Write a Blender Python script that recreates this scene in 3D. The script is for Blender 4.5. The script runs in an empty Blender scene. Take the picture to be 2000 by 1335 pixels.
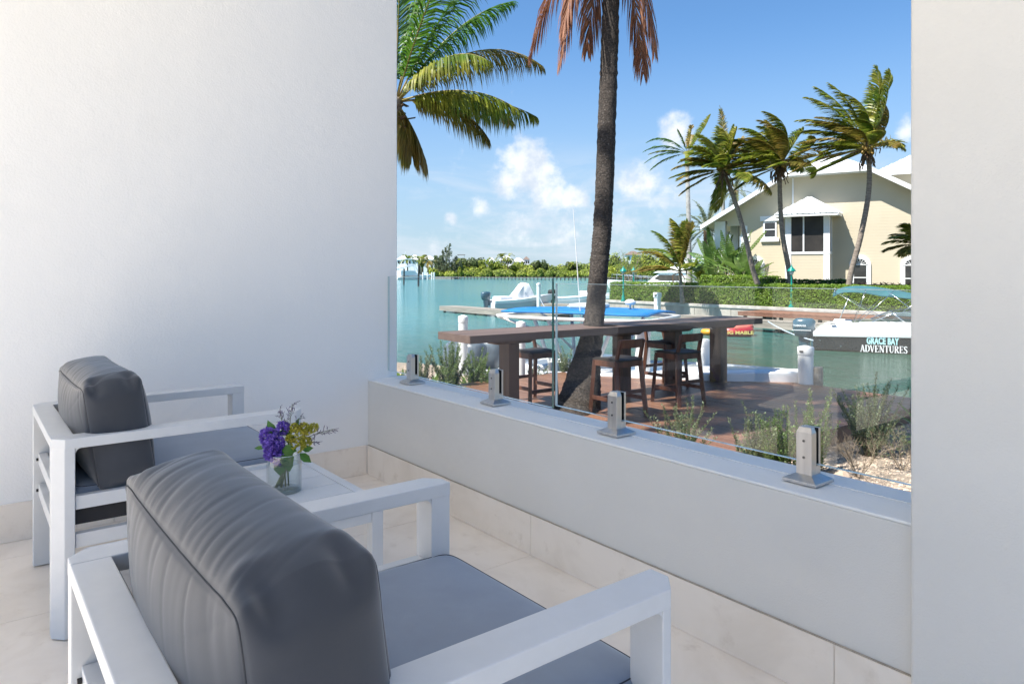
import bpy, math, random
from math import sin, cos, tan, pi, radians, sqrt, atan2, exp
from mathutils import Vector as V, Matrix, noise
sc = bpy.context.scene
col = sc.collection
rnd = random.Random(7)

# ------------------------------------------------------------------ camera
CAM = V((3.855, -1.913, 1.2))
FW = V((-0.78878, 0.61467, 0.0)).normalized()
RT = V((FW.y, -FW.x, 0.0))
cam_d = bpy.data.cameras.new('camera')
cam = bpy.data.objects.new('camera', cam_d); col.objects.link(cam)
cam.location = CAM
cam.rotation_euler = (pi/2, 0, atan2(-FW.x, FW.y))
cam_d.sensor_width = 36.0
cam_d.lens = 1379.0/2000*36
cam_d.shift_y = -136.5/2000
cam_d.clip_start = 0.05
cam_d.clip_end = 9000
sc.camera = cam
sc.cycles.transparent_max_bounces = 48
sc.cycles.max_bounces = 14
sc.cycles.diffuse_bounces = 8

# ------------------------------------------------------------------ sun, sky, exposure
TO_SUN_H = V((-0.2, -0.98, 0)).normalized()
SUN_EL = radians(58)
to_sun = (TO_SUN_H*cos(SUN_EL) + V((0, 0, sin(SUN_EL)))).normalized()
sun_d = bpy.data.lights.new('sun', 'SUN'); sun_d.energy = 3.9; sun_d.angle = radians(0.53)
sun_d.color = (1.0, 0.95, 0.87)
sun = bpy.data.objects.new('sun', sun_d); col.objects.link(sun)
sun.location = (0, -20, 30)
sun.rotation_euler = (-to_sun).to_track_quat('-Z', 'Y').to_euler()

world = bpy.data.worlds.new('World'); sc.world = world
world.use_nodes = True
sc.view_settings.view_transform = 'Standard'
sc.view_settings.look = 'None'
sc.view_settings.gamma = 1.0
sc.view_settings.exposure = 1.43
try: sc.view_settings.use_curve_mapping = False
except Exception: pass
SKY_STRENGTH = 0.076

class NT:
    """small helper for node trees"""
    def __init__(s, tree): s.t = tree; s.n = tree.nodes; s.l = tree.links
    def add(s, kind, **kw):
        n = s.n.new(kind)
        for k, v in kw.items(): setattr(n, k, v)
        return n
    def set(s, n, name, v):
        if isinstance(v, bpy.types.NodeSocket): s.l.new(v, n.inputs[name])
        else: n.inputs[name].default_value = v
    def math(s, op, a, b=0.0, clamp=False):
        n = s.n.new('ShaderNodeMath'); n.operation = op; n.use_clamp = clamp
        s.set(n, 0, a); s.set(n, 1, b); return n.outputs[0]
    def vmath(s, op, a, b):
        n = s.n.new('ShaderNodeVectorMath'); n.operation = op
        s.set(n, 0, a); s.set(n, 1, b); return n
    def mix(s, f, a, b, blend='MIX'):
        n = s.n.new('ShaderNodeMix'); n.data_type = 'RGBA'; n.blend_type = blend
        s.set(n, 0, f); s.set(n, 6, a); s.set(n, 7, b); return n.outputs[2]
    def noise(s, vec, scale, detail=4.0, rough=0.55, dist=0.0):
        n = s.n.new('ShaderNodeTexNoise')
        if vec is not None: s.l.new(vec, n.inputs['Vector'])
        n.inputs['Scale'].default_value = scale; n.inputs['Detail'].default_value = detail
        n.inputs['Roughness'].default_value = rough; n.inputs['Distortion'].default_value = dist
        return n.outputs[0]
    def ramp(s, f, lo, hi, smooth=True):
        n = s.n.new('ShaderNodeMapRange')
        if smooth: n.interpolation_type = 'SMOOTHSTEP'
        s.set(n, 0, f); n.inputs[1].default_value = lo; n.inputs[2].default_value = hi
        return n.outputs[0]
    def mapping(s, vec, scale=(1, 1, 1), rot=(0, 0, 0), loc=(0, 0, 0)):
        n = s.n.new('ShaderNodeMapping'); s.l.new(vec, n.inputs[0])
        n.inputs['Scale'].default_value = scale; n.inputs['Rotation'].default_value = rot
        n.inputs['Location'].default_value = loc
        return n.outputs[0]

def c4(c): return (c[0], c[1], c[2], 1.0)

def build_world():
    w = NT(world.node_tree); w.n.clear()
    sky = w.add('ShaderNodeTexSky'); sky.sky_type = 'NISHITA'; sky.sun_disc = False
    sky.sun_elevation = SUN_EL; sky.sun_rotation = atan2(to_sun.x, to_sun.y)
    sky.altitude = 0; sky.air_density = 1.0; sky.dust_density = 0.35; sky.ozone_density = 2.2
    tc = w.add('ShaderNodeTexCoord')
    d = w.vmath('NORMALIZE', tc.outputs['Generated'], (0, 0, 0)).outputs[0]
    sep = w.add('ShaderNodeSeparateXYZ'); w.l.new(d, sep.inputs[0])
    elev = sep.outputs[2]
    # cumulus: fractal noise on the direction, pushed up round the towers and along the low band
    f1 = w.noise(w.mapping(d, (1, 1, 1.5)), 6.0, 8.0, 0.62, 0.2)
    f2 = w.noise(d, 30.0, 5.0, 0.6)
    tot = w.math('MULTIPLY', elev, -1.0)
    dens = w.math('ADD', w.math('MULTIPLY', f1, 0.62), w.math('MULTIPLY', f2, 0.38))
    bump = None
    f = 1379.0
    for (px, py, rx, amp) in [(1040, 330, 62, 0.34), (990, 350, 40, 0.25), (1075, 375, 50, 0.26), (940, 405, 26, 0.2),
                              (1118, 385, 34, 0.28), (1250, 350, 52, 0.3), (1325, 262, 42, 0.3), (1290, 300, 30, .12), (1300, 395, 60, 0.2),
                              (1100, 430, 80, 0.14), (880, 424, 16, 0.2), (1772, 250, 28, 0.26), (1010, 440, 60, .12), (1230, 430, 80, .16), (850,470,50,.1)]:
        dv = (FW + RT*((px-1000)/f) + V((0, 0, (531-py)/f))).normalized()
        dd = w.vmath('DISTANCE', d, tuple(dv)).outputs['Value']
        g = w.ramp(dd, rx*1.75/f, 0.0)
        g = w.math('MULTIPLY', g, amp*1.12)
        bump = g if bump is None else w.math('MAXIMUM', bump, g)
    cl = w.ramp(w.math('ADD', dens, bump), 0.62, 0.82)
    wisp = w.ramp(w.noise(w.mapping(d, (1, 1, 3.5)), 5.0, 7.0, 0.62, 0.6), 0.42, 0.72)
    band = w.math('MULTIPLY', w.ramp(elev, 0.20, 0.06), w.ramp(elev, -0.02, 0.05))
    wisp = w.math('MULTIPLY', w.math('MULTIPLY', wisp, band), 0.85)
    shade = w.noise(w.mapping(d, (1, 1, 1), (0, 0, 0), (0.0, 0.0, 0.012)), 26.0, 5.0, 0.6)
    cc = w.mix(w.ramp(shade, 0.3, 0.62), c4((3.7, 4.1, 4.7)), c4((5.6, 5.65, 5.7)))
    base = w.mix(1.0, sky.outputs[0], c4((0.55, 0.77, 0.93)), 'MULTIPLY')
    base = w.mix(w.math('MULTIPLY', w.ramp(elev, 0.34, 0.0), 0.75), base, c4((2.55, 3.15, 3.85)))
    c = w.mix(wisp, base, c4((4.2, 4.5, 5.0)))
    c = w.mix(w.math('MULTIPLY', cl, 0.9), c, cc)
    bg = w.add('ShaderNodeBackground'); w.l.new(c, bg.inputs[0]); bg.inputs[1].default_value = SKY_STRENGTH
    out = w.add('ShaderNodeOutputWorld'); w.l.new(bg.outputs[0], out.inputs[0])
build_world()

# ------------------------------------------------------------------ measuring helpers
def pos(px, D, z=0.0):
    """a ground position seen in direction px at distance D in front of the camera"""
    p = CAM + FW*D + RT*((px-1000)/1379.0*D); p.z = z; return p
def zat(py, D): return 1.2 - (py-531)*D/1379.0

# ------------------------------------------------------------------ materials
MATS = {}
def mat(name, c1, c2=None, scale=8.0, rough=0.6, bump=0.0, bscale=60.0, metal=0.0, lo=0.35, hi=0.65,
        stretch=(1, 1, 1), detail=5.0, bump2=None, spec=None, translucent=None, island=0.0, coat=0.0, dirt=None, sheen=0.0, dist=0.0):
    if name in MATS: return MATS[name]
    m = bpy.data.materials.new(name); m.use_nodes = True; MATS[name] = m
    w = NT(m.node_tree); b = w.n['Principled BSDF']
    tc = w.add('ShaderNodeTexCoord').outputs['Object']
    vec = w.mapping(tc, stretch)
    color = c4(c1)
    if c2 is not None:
        color = w.mix(w.ramp(w.noise(vec, scale, detail, 0.6, dist), lo, hi), c4(c1), c4(c2))
    if dirt is not None:
        dc, ds, da = dirt
        color = w.mix(w.math('MULTIPLY', w.ramp(w.noise(tc, ds, 6.0, 0.65), 0.55, 0.75), da), color, c4(dc))
    if island > 0:
        g = w.add('ShaderNodeNewGeometry')
        k = w.math('ADD', w.math('MULTIPLY', g.outputs['Random Per Island'], 2*island), 1-island)
        cmb = w.add('ShaderNodeCombineXYZ')
        for i in range(3): w.l.new(k, cmb.inputs[i])
        color = w.mix(1.0, color, cmb.outputs[0], 'MULTIPLY')
    w.set(b, 'Base Color', color)
    b.inputs['Roughness'].default_value = rough
    b.inputs['Metallic'].default_value = metal
    if spec is not None: b.inputs['Specular IOR Level'].default_value = spec
    if coat: b.inputs['Coat Weight'].default_value = coat; b.inputs['Coat Roughness'].default_value = 0.08
    if sheen: b.inputs['Sheen Weight'].default_value = sheen
    if bump > 0:
        bn = w.add('ShaderNodeBump'); bn.inputs['Strength'].default_value = 1.0
        bn.inputs['Distance'].default_value = bump
        w.l.new(w.noise(vec, bscale, 4.0, 0.6), bn.inputs['Height'])
        last = bn
        if bump2:
            b2 = w.add('ShaderNodeBump'); b2.inputs['Strength'].default_value = 1.0; b2.inputs['Distance'].default_value = bump2[0]
            w.l.new(w.noise(tc, bump2[1], 3.0, 0.55), b2.inputs['Height']); w.l.new(bn.outputs[0], b2.inputs['Normal']); last = b2
        w.l.new(last.outputs[0], b.inputs['Normal'])
    if translucent is not None:
        tr = w.add('ShaderNodeBsdfTranslucent'); w.set(tr, 'Color', w.mix(0.5, color, c4(translucent)))
        mx = w.add('ShaderNodeMixShader'); mx.inputs[0].default_value = 0.35
        w.l.new(b.outputs[0], mx.inputs[1]); w.l.new(tr.outputs[0], mx.inputs[2])
        w.l.new(mx.outputs[0], w.n['Material Output'].inputs[0])
    return m

def glass_mat(name, tint=(0.97, 0.99, 0.985), ior=1.5, rough=0.0, boost=1.0):
    m = bpy.data.materials.new(name); m.use_nodes = True; w = NT(m.node_tree)
    w.n.remove(w.n['Principled BSDF'])
    tr = w.add('ShaderNodeBsdfTransparent'); tr.inputs[0].default_value = c4(tint)
    gl = w.add('ShaderNodeBsdfGlossy'); gl.inputs['Roughness'].default_value = rough
    g_ = w.add('ShaderNodeNewGeometry'); fr = w.add('ShaderNodeFresnel')
    w.set(fr, 0, w.math('ADD', w.math('MULTIPLY', g_.outputs['Backfacing'], 1.0/ior-ior), ior))
    mx = w.add('ShaderNodeMixShader'); w.set(mx, 0, w.math('MULTIPLY', fr.outputs[0], boost, True))
    w.l.new(tr.outputs[0], mx.inputs[1]); w.l.new(gl.outputs[0], mx.inputs[2])
    w.l.new(mx.outputs[0], w.n['Material Output'].inputs[0])
    return m

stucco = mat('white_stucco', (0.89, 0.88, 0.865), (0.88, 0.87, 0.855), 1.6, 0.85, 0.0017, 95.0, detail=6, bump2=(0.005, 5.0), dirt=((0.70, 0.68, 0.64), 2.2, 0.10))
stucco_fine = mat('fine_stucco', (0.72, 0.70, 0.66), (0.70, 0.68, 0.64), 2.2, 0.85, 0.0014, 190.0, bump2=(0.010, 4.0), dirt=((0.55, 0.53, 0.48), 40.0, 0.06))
coping_m = mat('coping_white', (0.88, 0.87, 0.84), (0.86, 0.85, 0.82), 6, 0.7, 0.001, 60)
marble = mat('cream_marble', (0.90, 0.815, 0.72), (0.82, 0.73, 0.63), 3.2, 0.32, 0.0004, 60, detail=8, lo=0.42, hi=0.72, dirt=((0.60, 0.50, 0.40), 9.0, 0.45), dist=0.7)
grout = mat('grout', (0.45, 0.39, 0.32), (0.36, 0.31, 0.25), 30, 0.9)
frame_m = mat('powder_coated_aluminium', (0.67, 0.68, 0.69), (0.65, 0.66, 0.67), 20, 0.42, 0.00015, 900)
fabric = mat('charcoal_fabric', (0.057, 0.062, 0.075), (0.049, 0.054, 0.065), 5, 1.0, 0.00012, 900, sheen=0.5, detail=8, spec=0.15)
fabric_seat = mat('slate_blue_fabric', (0.25, 0.295, 0.37), (0.225, 0.265, 0.335), 5, 1.0, 0.00012, 900, sheen=0.4, spec=0.15)
steel = mat('brushed_steel', (0.68, 0.65, 0.62), (0.60, 0.575, 0.55), 40, 0.38, 0.0002, 300, metal=1.0, stretch=(1, 1, 0.06))
dark_steel = mat('screw_steel', (0.25, 0.24, 0.23), None, rough=0.35, metal=1.0)
rubber = mat('black_rubber', (0.012, 0.012, 0.013), None, rough=0.7)
deckwood = mat('ipe_decking', (0.245, 0.125, 0.075), (0.150, 0.074, 0.045), 3.0, 0.42, 0.0016, 90, stretch=(0.12, 3, 3), detail=7, island=0.12, dirt=((0.34, 0.20, 0.13), 5.0, 0.35))
tablewood = mat('table_wood', (0.150, 0.098, 0.075), (0.105, 0.066, 0.05), 3.0, 0.55, 0.001, 60, stretch=(3, 0.2, 3), detail=7)
legwood = mat('leg_wood', (0.105, 0.060, 0.038), (0.058, 0.034, 0.023), 4.0, 0.5, 0.001, 60, stretch=(4, 4, 0.3), detail=7)
stoolwood = mat('stool_wood', (0.14, 0.058, 0.034), (0.075, 0.032, 0.020), 4.0, 0.42, 0.0006, 60, stretch=(4, 4, 0.4), detail=6)
seatpad_m = mat('stool_seat_wicker', (0.034, 0.028, 0.025), (0.022, 0.018, 0.016), 60, 0.6, 0.001, 300)
white_pvc = mat('white_pvc', (0.80, 0.80, 0.79), (0.76, 0.75, 0.73), 3, 0.35, dirt=((0.52, 0.48, 0.40), 9.0, 0.25))
gelcoat = mat('white_gelcoat', (0.80, 0.81, 0.82), (0.77, 0.78, 0.79), 2, 0.18, coat=0.5)
navy = mat('navy_hull', (0.022, 0.027, 0.036), (0.014, 0.018, 0.026), 2, 0.16, coat=0.6, dirt=((0.11, 0.12, 0.13), 2.5, 0.3))
outboard_m = mat('blue_grey_cowling', (0.035, 0.095, 0.135), (0.028, 0.08, 0.115), 3, 0.25, coat=0.5)
grey_cowl = mat('grey_engine_cover', (0.13, 0.16, 0.19), (0.085, 0.105, 0.13), 5, 0.35, coat=0.3)
teal_canvas = mat('teal_canvas', (0.035, 0.135, 0.155), (0.028, 0.11, 0.13), 2, 0.8, 0.003, 8)
blue_canvas = mat('blue_canvas', (0.0, 0.165, 0.43), (0.0, 0.135, 0.38), 2.5, 0.75, 0.002, 14)
alu = mat('polished_tube', (0.72, 0.73, 0.74), None, rough=0.2, metal=1.0)
white_paint = mat('white_paint', (0.80, 0.81, 0.82), (0.75, 0.77, 0.78), 3, 0.4)
roof_m = mat('white_metal_roof', (0.80, 0.82, 0.83), (0.73, 0.75, 0.76), 1.2, 0.35)
window_dark = mat('dark_window', (0.022, 0.024, 0.026), (0.05, 0.05, 0.048), 0.8, 0.06, coat=0.4)
screen_m = mat('insect_screen', (0.016, 0.014, 0.013), (0.035, 0.030, 0.026), 0.9, 0.5)
lamp_green = mat('teal_paint', (0.0, 0.235, 0.185), (0.0, 0.19, 0.15), 8, 0.35)
lamp_glass = mat('lamp_glass', (0.45, 0.60, 0.58), None, rough=0.2)
concrete = mat('seawall_concrete', (0.44, 0.40, 0.35), (0.30, 0.27, 0.235), 1.1, 0.9, 0.01, 14, detail=8, stretch=(1, 1, 0.35), dirt=((0.12, 0.105, 0.09), 1.7, 0.75))
coping_conc = mat('seawall_cap', (0.50, 0.47, 0.43), (0.36, 0.33, 0.30), 2.0, 0.9, 0.006, 14, detail=8)
dockgrey = mat('weathered_dock_timber', (0.36, 0.32, 0.27), (0.22, 0.195, 0.165), 2.5, 0.85, 0.006, 20, stretch=(0.3, 4, 4), detail=7, island=0.1)
dockgrey_dark = mat('dock_timber_wet', (0.16, 0.14, 0.11), (0.10, 0.09, 0.07), 3, 0.8, 0.004, 20)
dockred = mat('red_dock_boards', (0.25, 0.12, 0.075), (0.19, 0.09, 0.055), 3, 0.7, island=0.1)
dark_pile = mat('dark_pile', (0.05, 0.045, 0.04), (0.03, 0.028, 0.025), 3, 0.8)
trunk_dark = mat('dark_palm_bark', (0.060, 0.048, 0.040), (0.022, 0.018, 0.015), 26, 0.95, 0.012, 34, stretch=(1, 1, 2.2), detail=8, lo=0.38, hi=0.60, dirt=((0.32, 0.29, 0.26), 42.0, 0.6))
trunk_grey = mat('grey_palm_bark', (0.27, 0.225, 0.185), (0.155, 0.125, 0.10), 5, 0.9, 0.02, 9, stretch=(1, 1, 3), detail=6)
trunk_royal = mat('royal_palm_trunk', (0.40, 0.39, 0.37), (0.28, 0.27, 0.25), 3, 0.8, 0.005, 9)
crownshaft = mat('crownshaft_green', (0.12, 0.28, 0.06), None, rough=0.4)
husk = mat('palm_husk', (0.16, 0.10, 0.06), (0.075, 0.048, 0.03), 12, 0.9, 0.01, 30)
coconut_m = mat('coconut', (0.32, 0.20, 0.045), (0.20, 0.14, 0.03), 6, 0.5)
frond_green = mat('palm_frond_green', (0.095, 0.175, 0.020), (0.30, 0.28, 0.038), 0.9, 0.42, translucent=(0.26, 0.34, 0.03), island=0.35)
frond_fresh = mat('palm_frond_fresh', (0.035, 0.115, 0.014), (0.075, 0.16, 0.02), 1.1, 0.42, translucent=(0.16, 0.36, 0.03), island=0.3)
frond_yellow = mat('palm_frond_yellow', (0.20, 0.19, 0.035), (0.30, 0.20, 0.055), 1.6, 0.5, translucent=(0.42, 0.36, 0.05), island=0.4)
frond_dry = mat('palm_frond_dry', (0.38, 0.19, 0.115), (0.25, 0.115, 0.07), 2.5, 0.7, translucent=(0.45, 0.20, 0.10), island=0.4)
rachis_m = mat('palm_rachis', (0.20, 0.19, 0.05), (0.28, 0.20, 0.07), 2, 0.5)
rachis_dry = mat('palm_rachis_dry', (0.32, 0.17, 0.09), None, rough=0.6)
hedge_m = mat('hedge_leaf', (0.12, 0.22, 0.022), (0.20, 0.29, 0.035), 1.3, 0.5, translucent=(0.26, 0.42, 0.03), island=0.5)
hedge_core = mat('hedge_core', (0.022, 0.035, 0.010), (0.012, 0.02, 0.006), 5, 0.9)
hedge_dark = mat('dark_hedge_leaf', (0.028, 0.085, 0.012), (0.045, 0.11, 0.016), 1.3, 0.5, translucent=(0.08, 0.22, 0.02), island=0.5)
mangrove_m = mat('mangrove_leaf', (0.17, 0.235, 0.035), (0.36, 0.40, 0.055), 0.045, 0.6, translucent=(0.26, 0.34, 0.04), island=0.45)
mangrove_dark = mat('dark_tree_leaf', (0.075, 0.115, 0.035), (0.12, 0.15, 0.045), 0.1, 0.6, translucent=(0.14, 0.20, 0.06), island=0.45)
casuarina_m = mat('casuarina_needles', (0.12, 0.15, 0.085), (0.18, 0.21, 0.125), 0.2, 0.7, translucent=(0.2, 0.24, 0.12), island=0.4)
bed_leaf = mat('bed_shrub_leaf', (0.11, 0.17, 0.045), (0.070, 0.125, 0.032), 3, 0.5, translucent=(0.22, 0.32, 0.06), island=0.45)
bed_leaf_grey = mat('grey_green_leaf', (0.14, 0.175, 0.085), (0.09, 0.13, 0.058), 3, 0.55, translucent=(0.2, 0.26, 0.1), island=0.4)
strap_leaf = mat('strap_leaf', (0.085, 0.155, 0.028), (0.15, 0.20, 0.045), 3, 0.4, translucent=(0.25, 0.4, 0.05), island=0.3)
banana_m = mat('banana_leaf', (0.095, 0.19, 0.040), (0.20, 0.28, 0.085), 0.8, 0.38, translucent=(0.2, 0.34, 0.06), island=0.35)
twig_m = mat('dry_twig', (0.30, 0.235, 0.16), (0.20, 0.15, 0.10), 8, 0.85)
stem_m = mat('green_stem', (0.10, 0.12, 0.04), (0.14, 0.11, 0.06), 8, 0.6)
pebble_m = mat('pale_gravel', (0.44, 0.345, 0.27), (0.34, 0.265, 0.20), 12, 0.9, island=0.38)
gravel_base = mat('gravel_ground', (0.34, 0.275, 0.215), (0.24, 0.195, 0.15), 55, 0.95, 0.02, 45, detail=6)
sand_m = mat('sand_ground', (0.40, 0.35, 0.27), (0.20, 0.20, 0.09), 0.2, 0.95)
lawn_m = mat('ground_soil', (0.09, 0.11, 0.035), (0.16, 0.14, 0.07), 0.6, 0.95)
dark_wall_m = mat('dark_stone_wall', (0.045, 0.036, 0.036), (0.075, 0.060, 0.058), 3, 0.9, 0.02, 8)
bromeliad_m = mat('bromeliad_leaf', (0.10, 0.028, 0.026), (0.055, 0.024, 0.022), 3, 0.5, island=0.4)
red_tube = mat('red_tube_vinyl', (0.42, 0.02, 0.03), (0.36, 0.015, 0.025), 2, 0.35)
orange_tube = mat('coral_vinyl', (0.72, 0.18, 0.13), (0.62, 0.15, 0.11), 2, 0.4)
yellow_v = mat('yellow_vinyl', (0.75, 0.32, 0.03), None, rough=0.4)
text_yellow = mat('yellow_letters', (0.75, 0.62, 0.20), None, rough=0.5)
text_white = mat('white_letters', (0.78, 0.80, 0.80), None, rough=0.5)
text_cyan = mat('pale_cyan_letters', (0.42, 0.74, 0.76), None, rough=0.5)
text_grey = mat('grey_letters', (0.13, 0.14, 0.16), None, rough=0.5)
rope_m = mat('mooring_rope', (0.45, 0.52, 0.60), None, rough=0.8)
cover_m = mat('white_boat_cover', (0.78, 0.78, 0.80), (0.70, 0.71, 0.75), 0.9, 0.7, 0.03, 2.5)
brown_roof = mat('brown_shingles', (0.20, 0.15, 0.125), (0.14, 0.105, 0.09), 1, 0.9)
bottle_water = glass_mat('vase_glass', (0.95, 0.97, 0.965), 1.5, boost=1.8)
pane_glass = glass_mat('balustrade_glass', (0.955, 0.975, 0.97), 1.52, boost=1.2)
wind_glass = glass_mat('windscreen_glass', (0.55, 0.68, 0.72), 1.5)
glass_edge = mat('glass_edge_green', (0.06, 0.17, 0.15), None, rough=0.1, coat=1.0)
glass_edge_pale = mat('glass_edge_pale', (0.52, 0.64, 0.66), None, rough=0.1, coat=1.0)
purple_m = mat('purple_petal', (0.20, 0.11, 0.52), (0.30, 0.20, 0.62), 60, 0.6, translucent=(0.3, 0.2, 0.8), island=0.4)
lime_m = mat('lime_blossom', (0.45, 0.45, 0.05), (0.60, 0.52, 0.09), 60, 0.6, translucent=(0.6, 0.6, 0.1), island=0.35)
lav_m = mat('statice_bud', (0.13, 0.10, 0.19), (0.20, 0.15, 0.24), 80, 0.7, island=0.3)
bouquet_leaf = mat('bouquet_leaf', (0.045, 0.13, 0.02), (0.075, 0.19, 0.03), 20, 0.4, translucent=(0.15, 0.4, 0.04), island=0.35)
stem_wet = mat('bouquet_stem', (0.13, 0.17, 0.05), (0.09, 0.12, 0.035), 30, 0.5)

def cream_siding():
    m = bpy.data.materials.new('cream_lap_siding'); m.use_nodes = True; MATS['cream'] = m
    w = NT(m.node_tree); b = w.n['Principled BSDF']
    tc = w.add('ShaderNodeTexCoord').outputs['Object']
    sp = w.add('ShaderNodeSeparateXYZ'); w.l.new(tc, sp.inputs[0])
    saw = w.math('FRACT', w.math('MULTIPLY', sp.outputs[2], 1/0.21))
    bn = w.add('ShaderNodeBump'); bn.inputs['Distance'].default_value = 0.003; bn.inputs['Strength'].default_value = 1
    w.l.new(saw, bn.inputs['Height']); bn.invert = True
    w.l.new(bn.outputs[0], b.inputs['Normal'])
    cc = w.mix(w.ramp(w.noise(tc, 0.5, 6), 0.3, 0.7), c4((0.575, 0.51, 0.385)), c4((0.545, 0.48, 0.36)))
    w.set(b, 'Base Color', cc); b.inputs['Roughness'].default_value = 0.75
    return m
cream = cream_siding()

def water_mat():
    m = bpy.data.materials.new('sea_water'); m.use_nodes = True
    w = NT(m.node_tree); b = w.n['Principled BSDF']
    tc = w.add('ShaderNodeTexCoord').outputs['Object']
    sp = w.add('ShaderNodeSeparateXYZ'); w.l.new(tc, sp.inputs[0])
    # the dredged basin is green, the sandy shallows of the bay are turquoise
    k = w.math('ADD', w.math('MULTIPLY', sp.outputs[0], -0.8), w.math('MULTIPLY', sp.outputs[1], 0.35))
    k = w.math('ADD', k, w.math('MULTIPLY', w.noise(tc, 0.05, 3), 14.0))
    bay = w.ramp(k, 18.0, 46.0)
    basin = w.mix(w.ramp(w.noise(tc, 0.25, 4), 0.35, 0.65), c4((0.016, 0.062, 0.038)), c4((0.032, 0.088, 0.058)))
    shal = w.mix(w.ramp(w.noise(w.mapping(tc, (0.5, 1.2, 1)), 0.03, 5), 0.4, 0.62), c4((0.055, 0.225, 0.235)), c4((0.10, 0.25, 0.235)))
    w.set(b, 'Base Color', w.mix(bay, basin, shal))
    b.inputs['Roughness'].default_value = 0.10
    b.inputs['IOR'].default_value = 1.333
    n1 = w.noise(w.mapping(tc, (1.0, 1.6, 1), (0, 0, 0.5)), 3.2, 5, 0.6, 0.5)
    n2 = w.noise(w.mapping(tc, (1.0, 2.0, 1), (0, 0, 0.3)), 0.6, 3, 0.5, 0.3)
    h = w.math('ADD', w.math('MULTIPLY', n1, 0.12), w.math('MULTIPLY', n2, 0.25))
    bn = w.add('ShaderNodeBump'); bn.inputs['Distance'].default_value = 0.95; bn.inputs['Strength'].default_value = 1
    w.l.new(h, bn.inputs['Height']); w.l.new(bn.outputs[0], b.inputs['Normal'])
    return m
water_m = water_mat()

bounce_m = mat('bounce_paving', (0.85, 0.78, 0.67), (0.80, 0.73, 0.62), 2, 0.8)  # warm pale colour of the added ground that bounces sunlight
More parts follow.
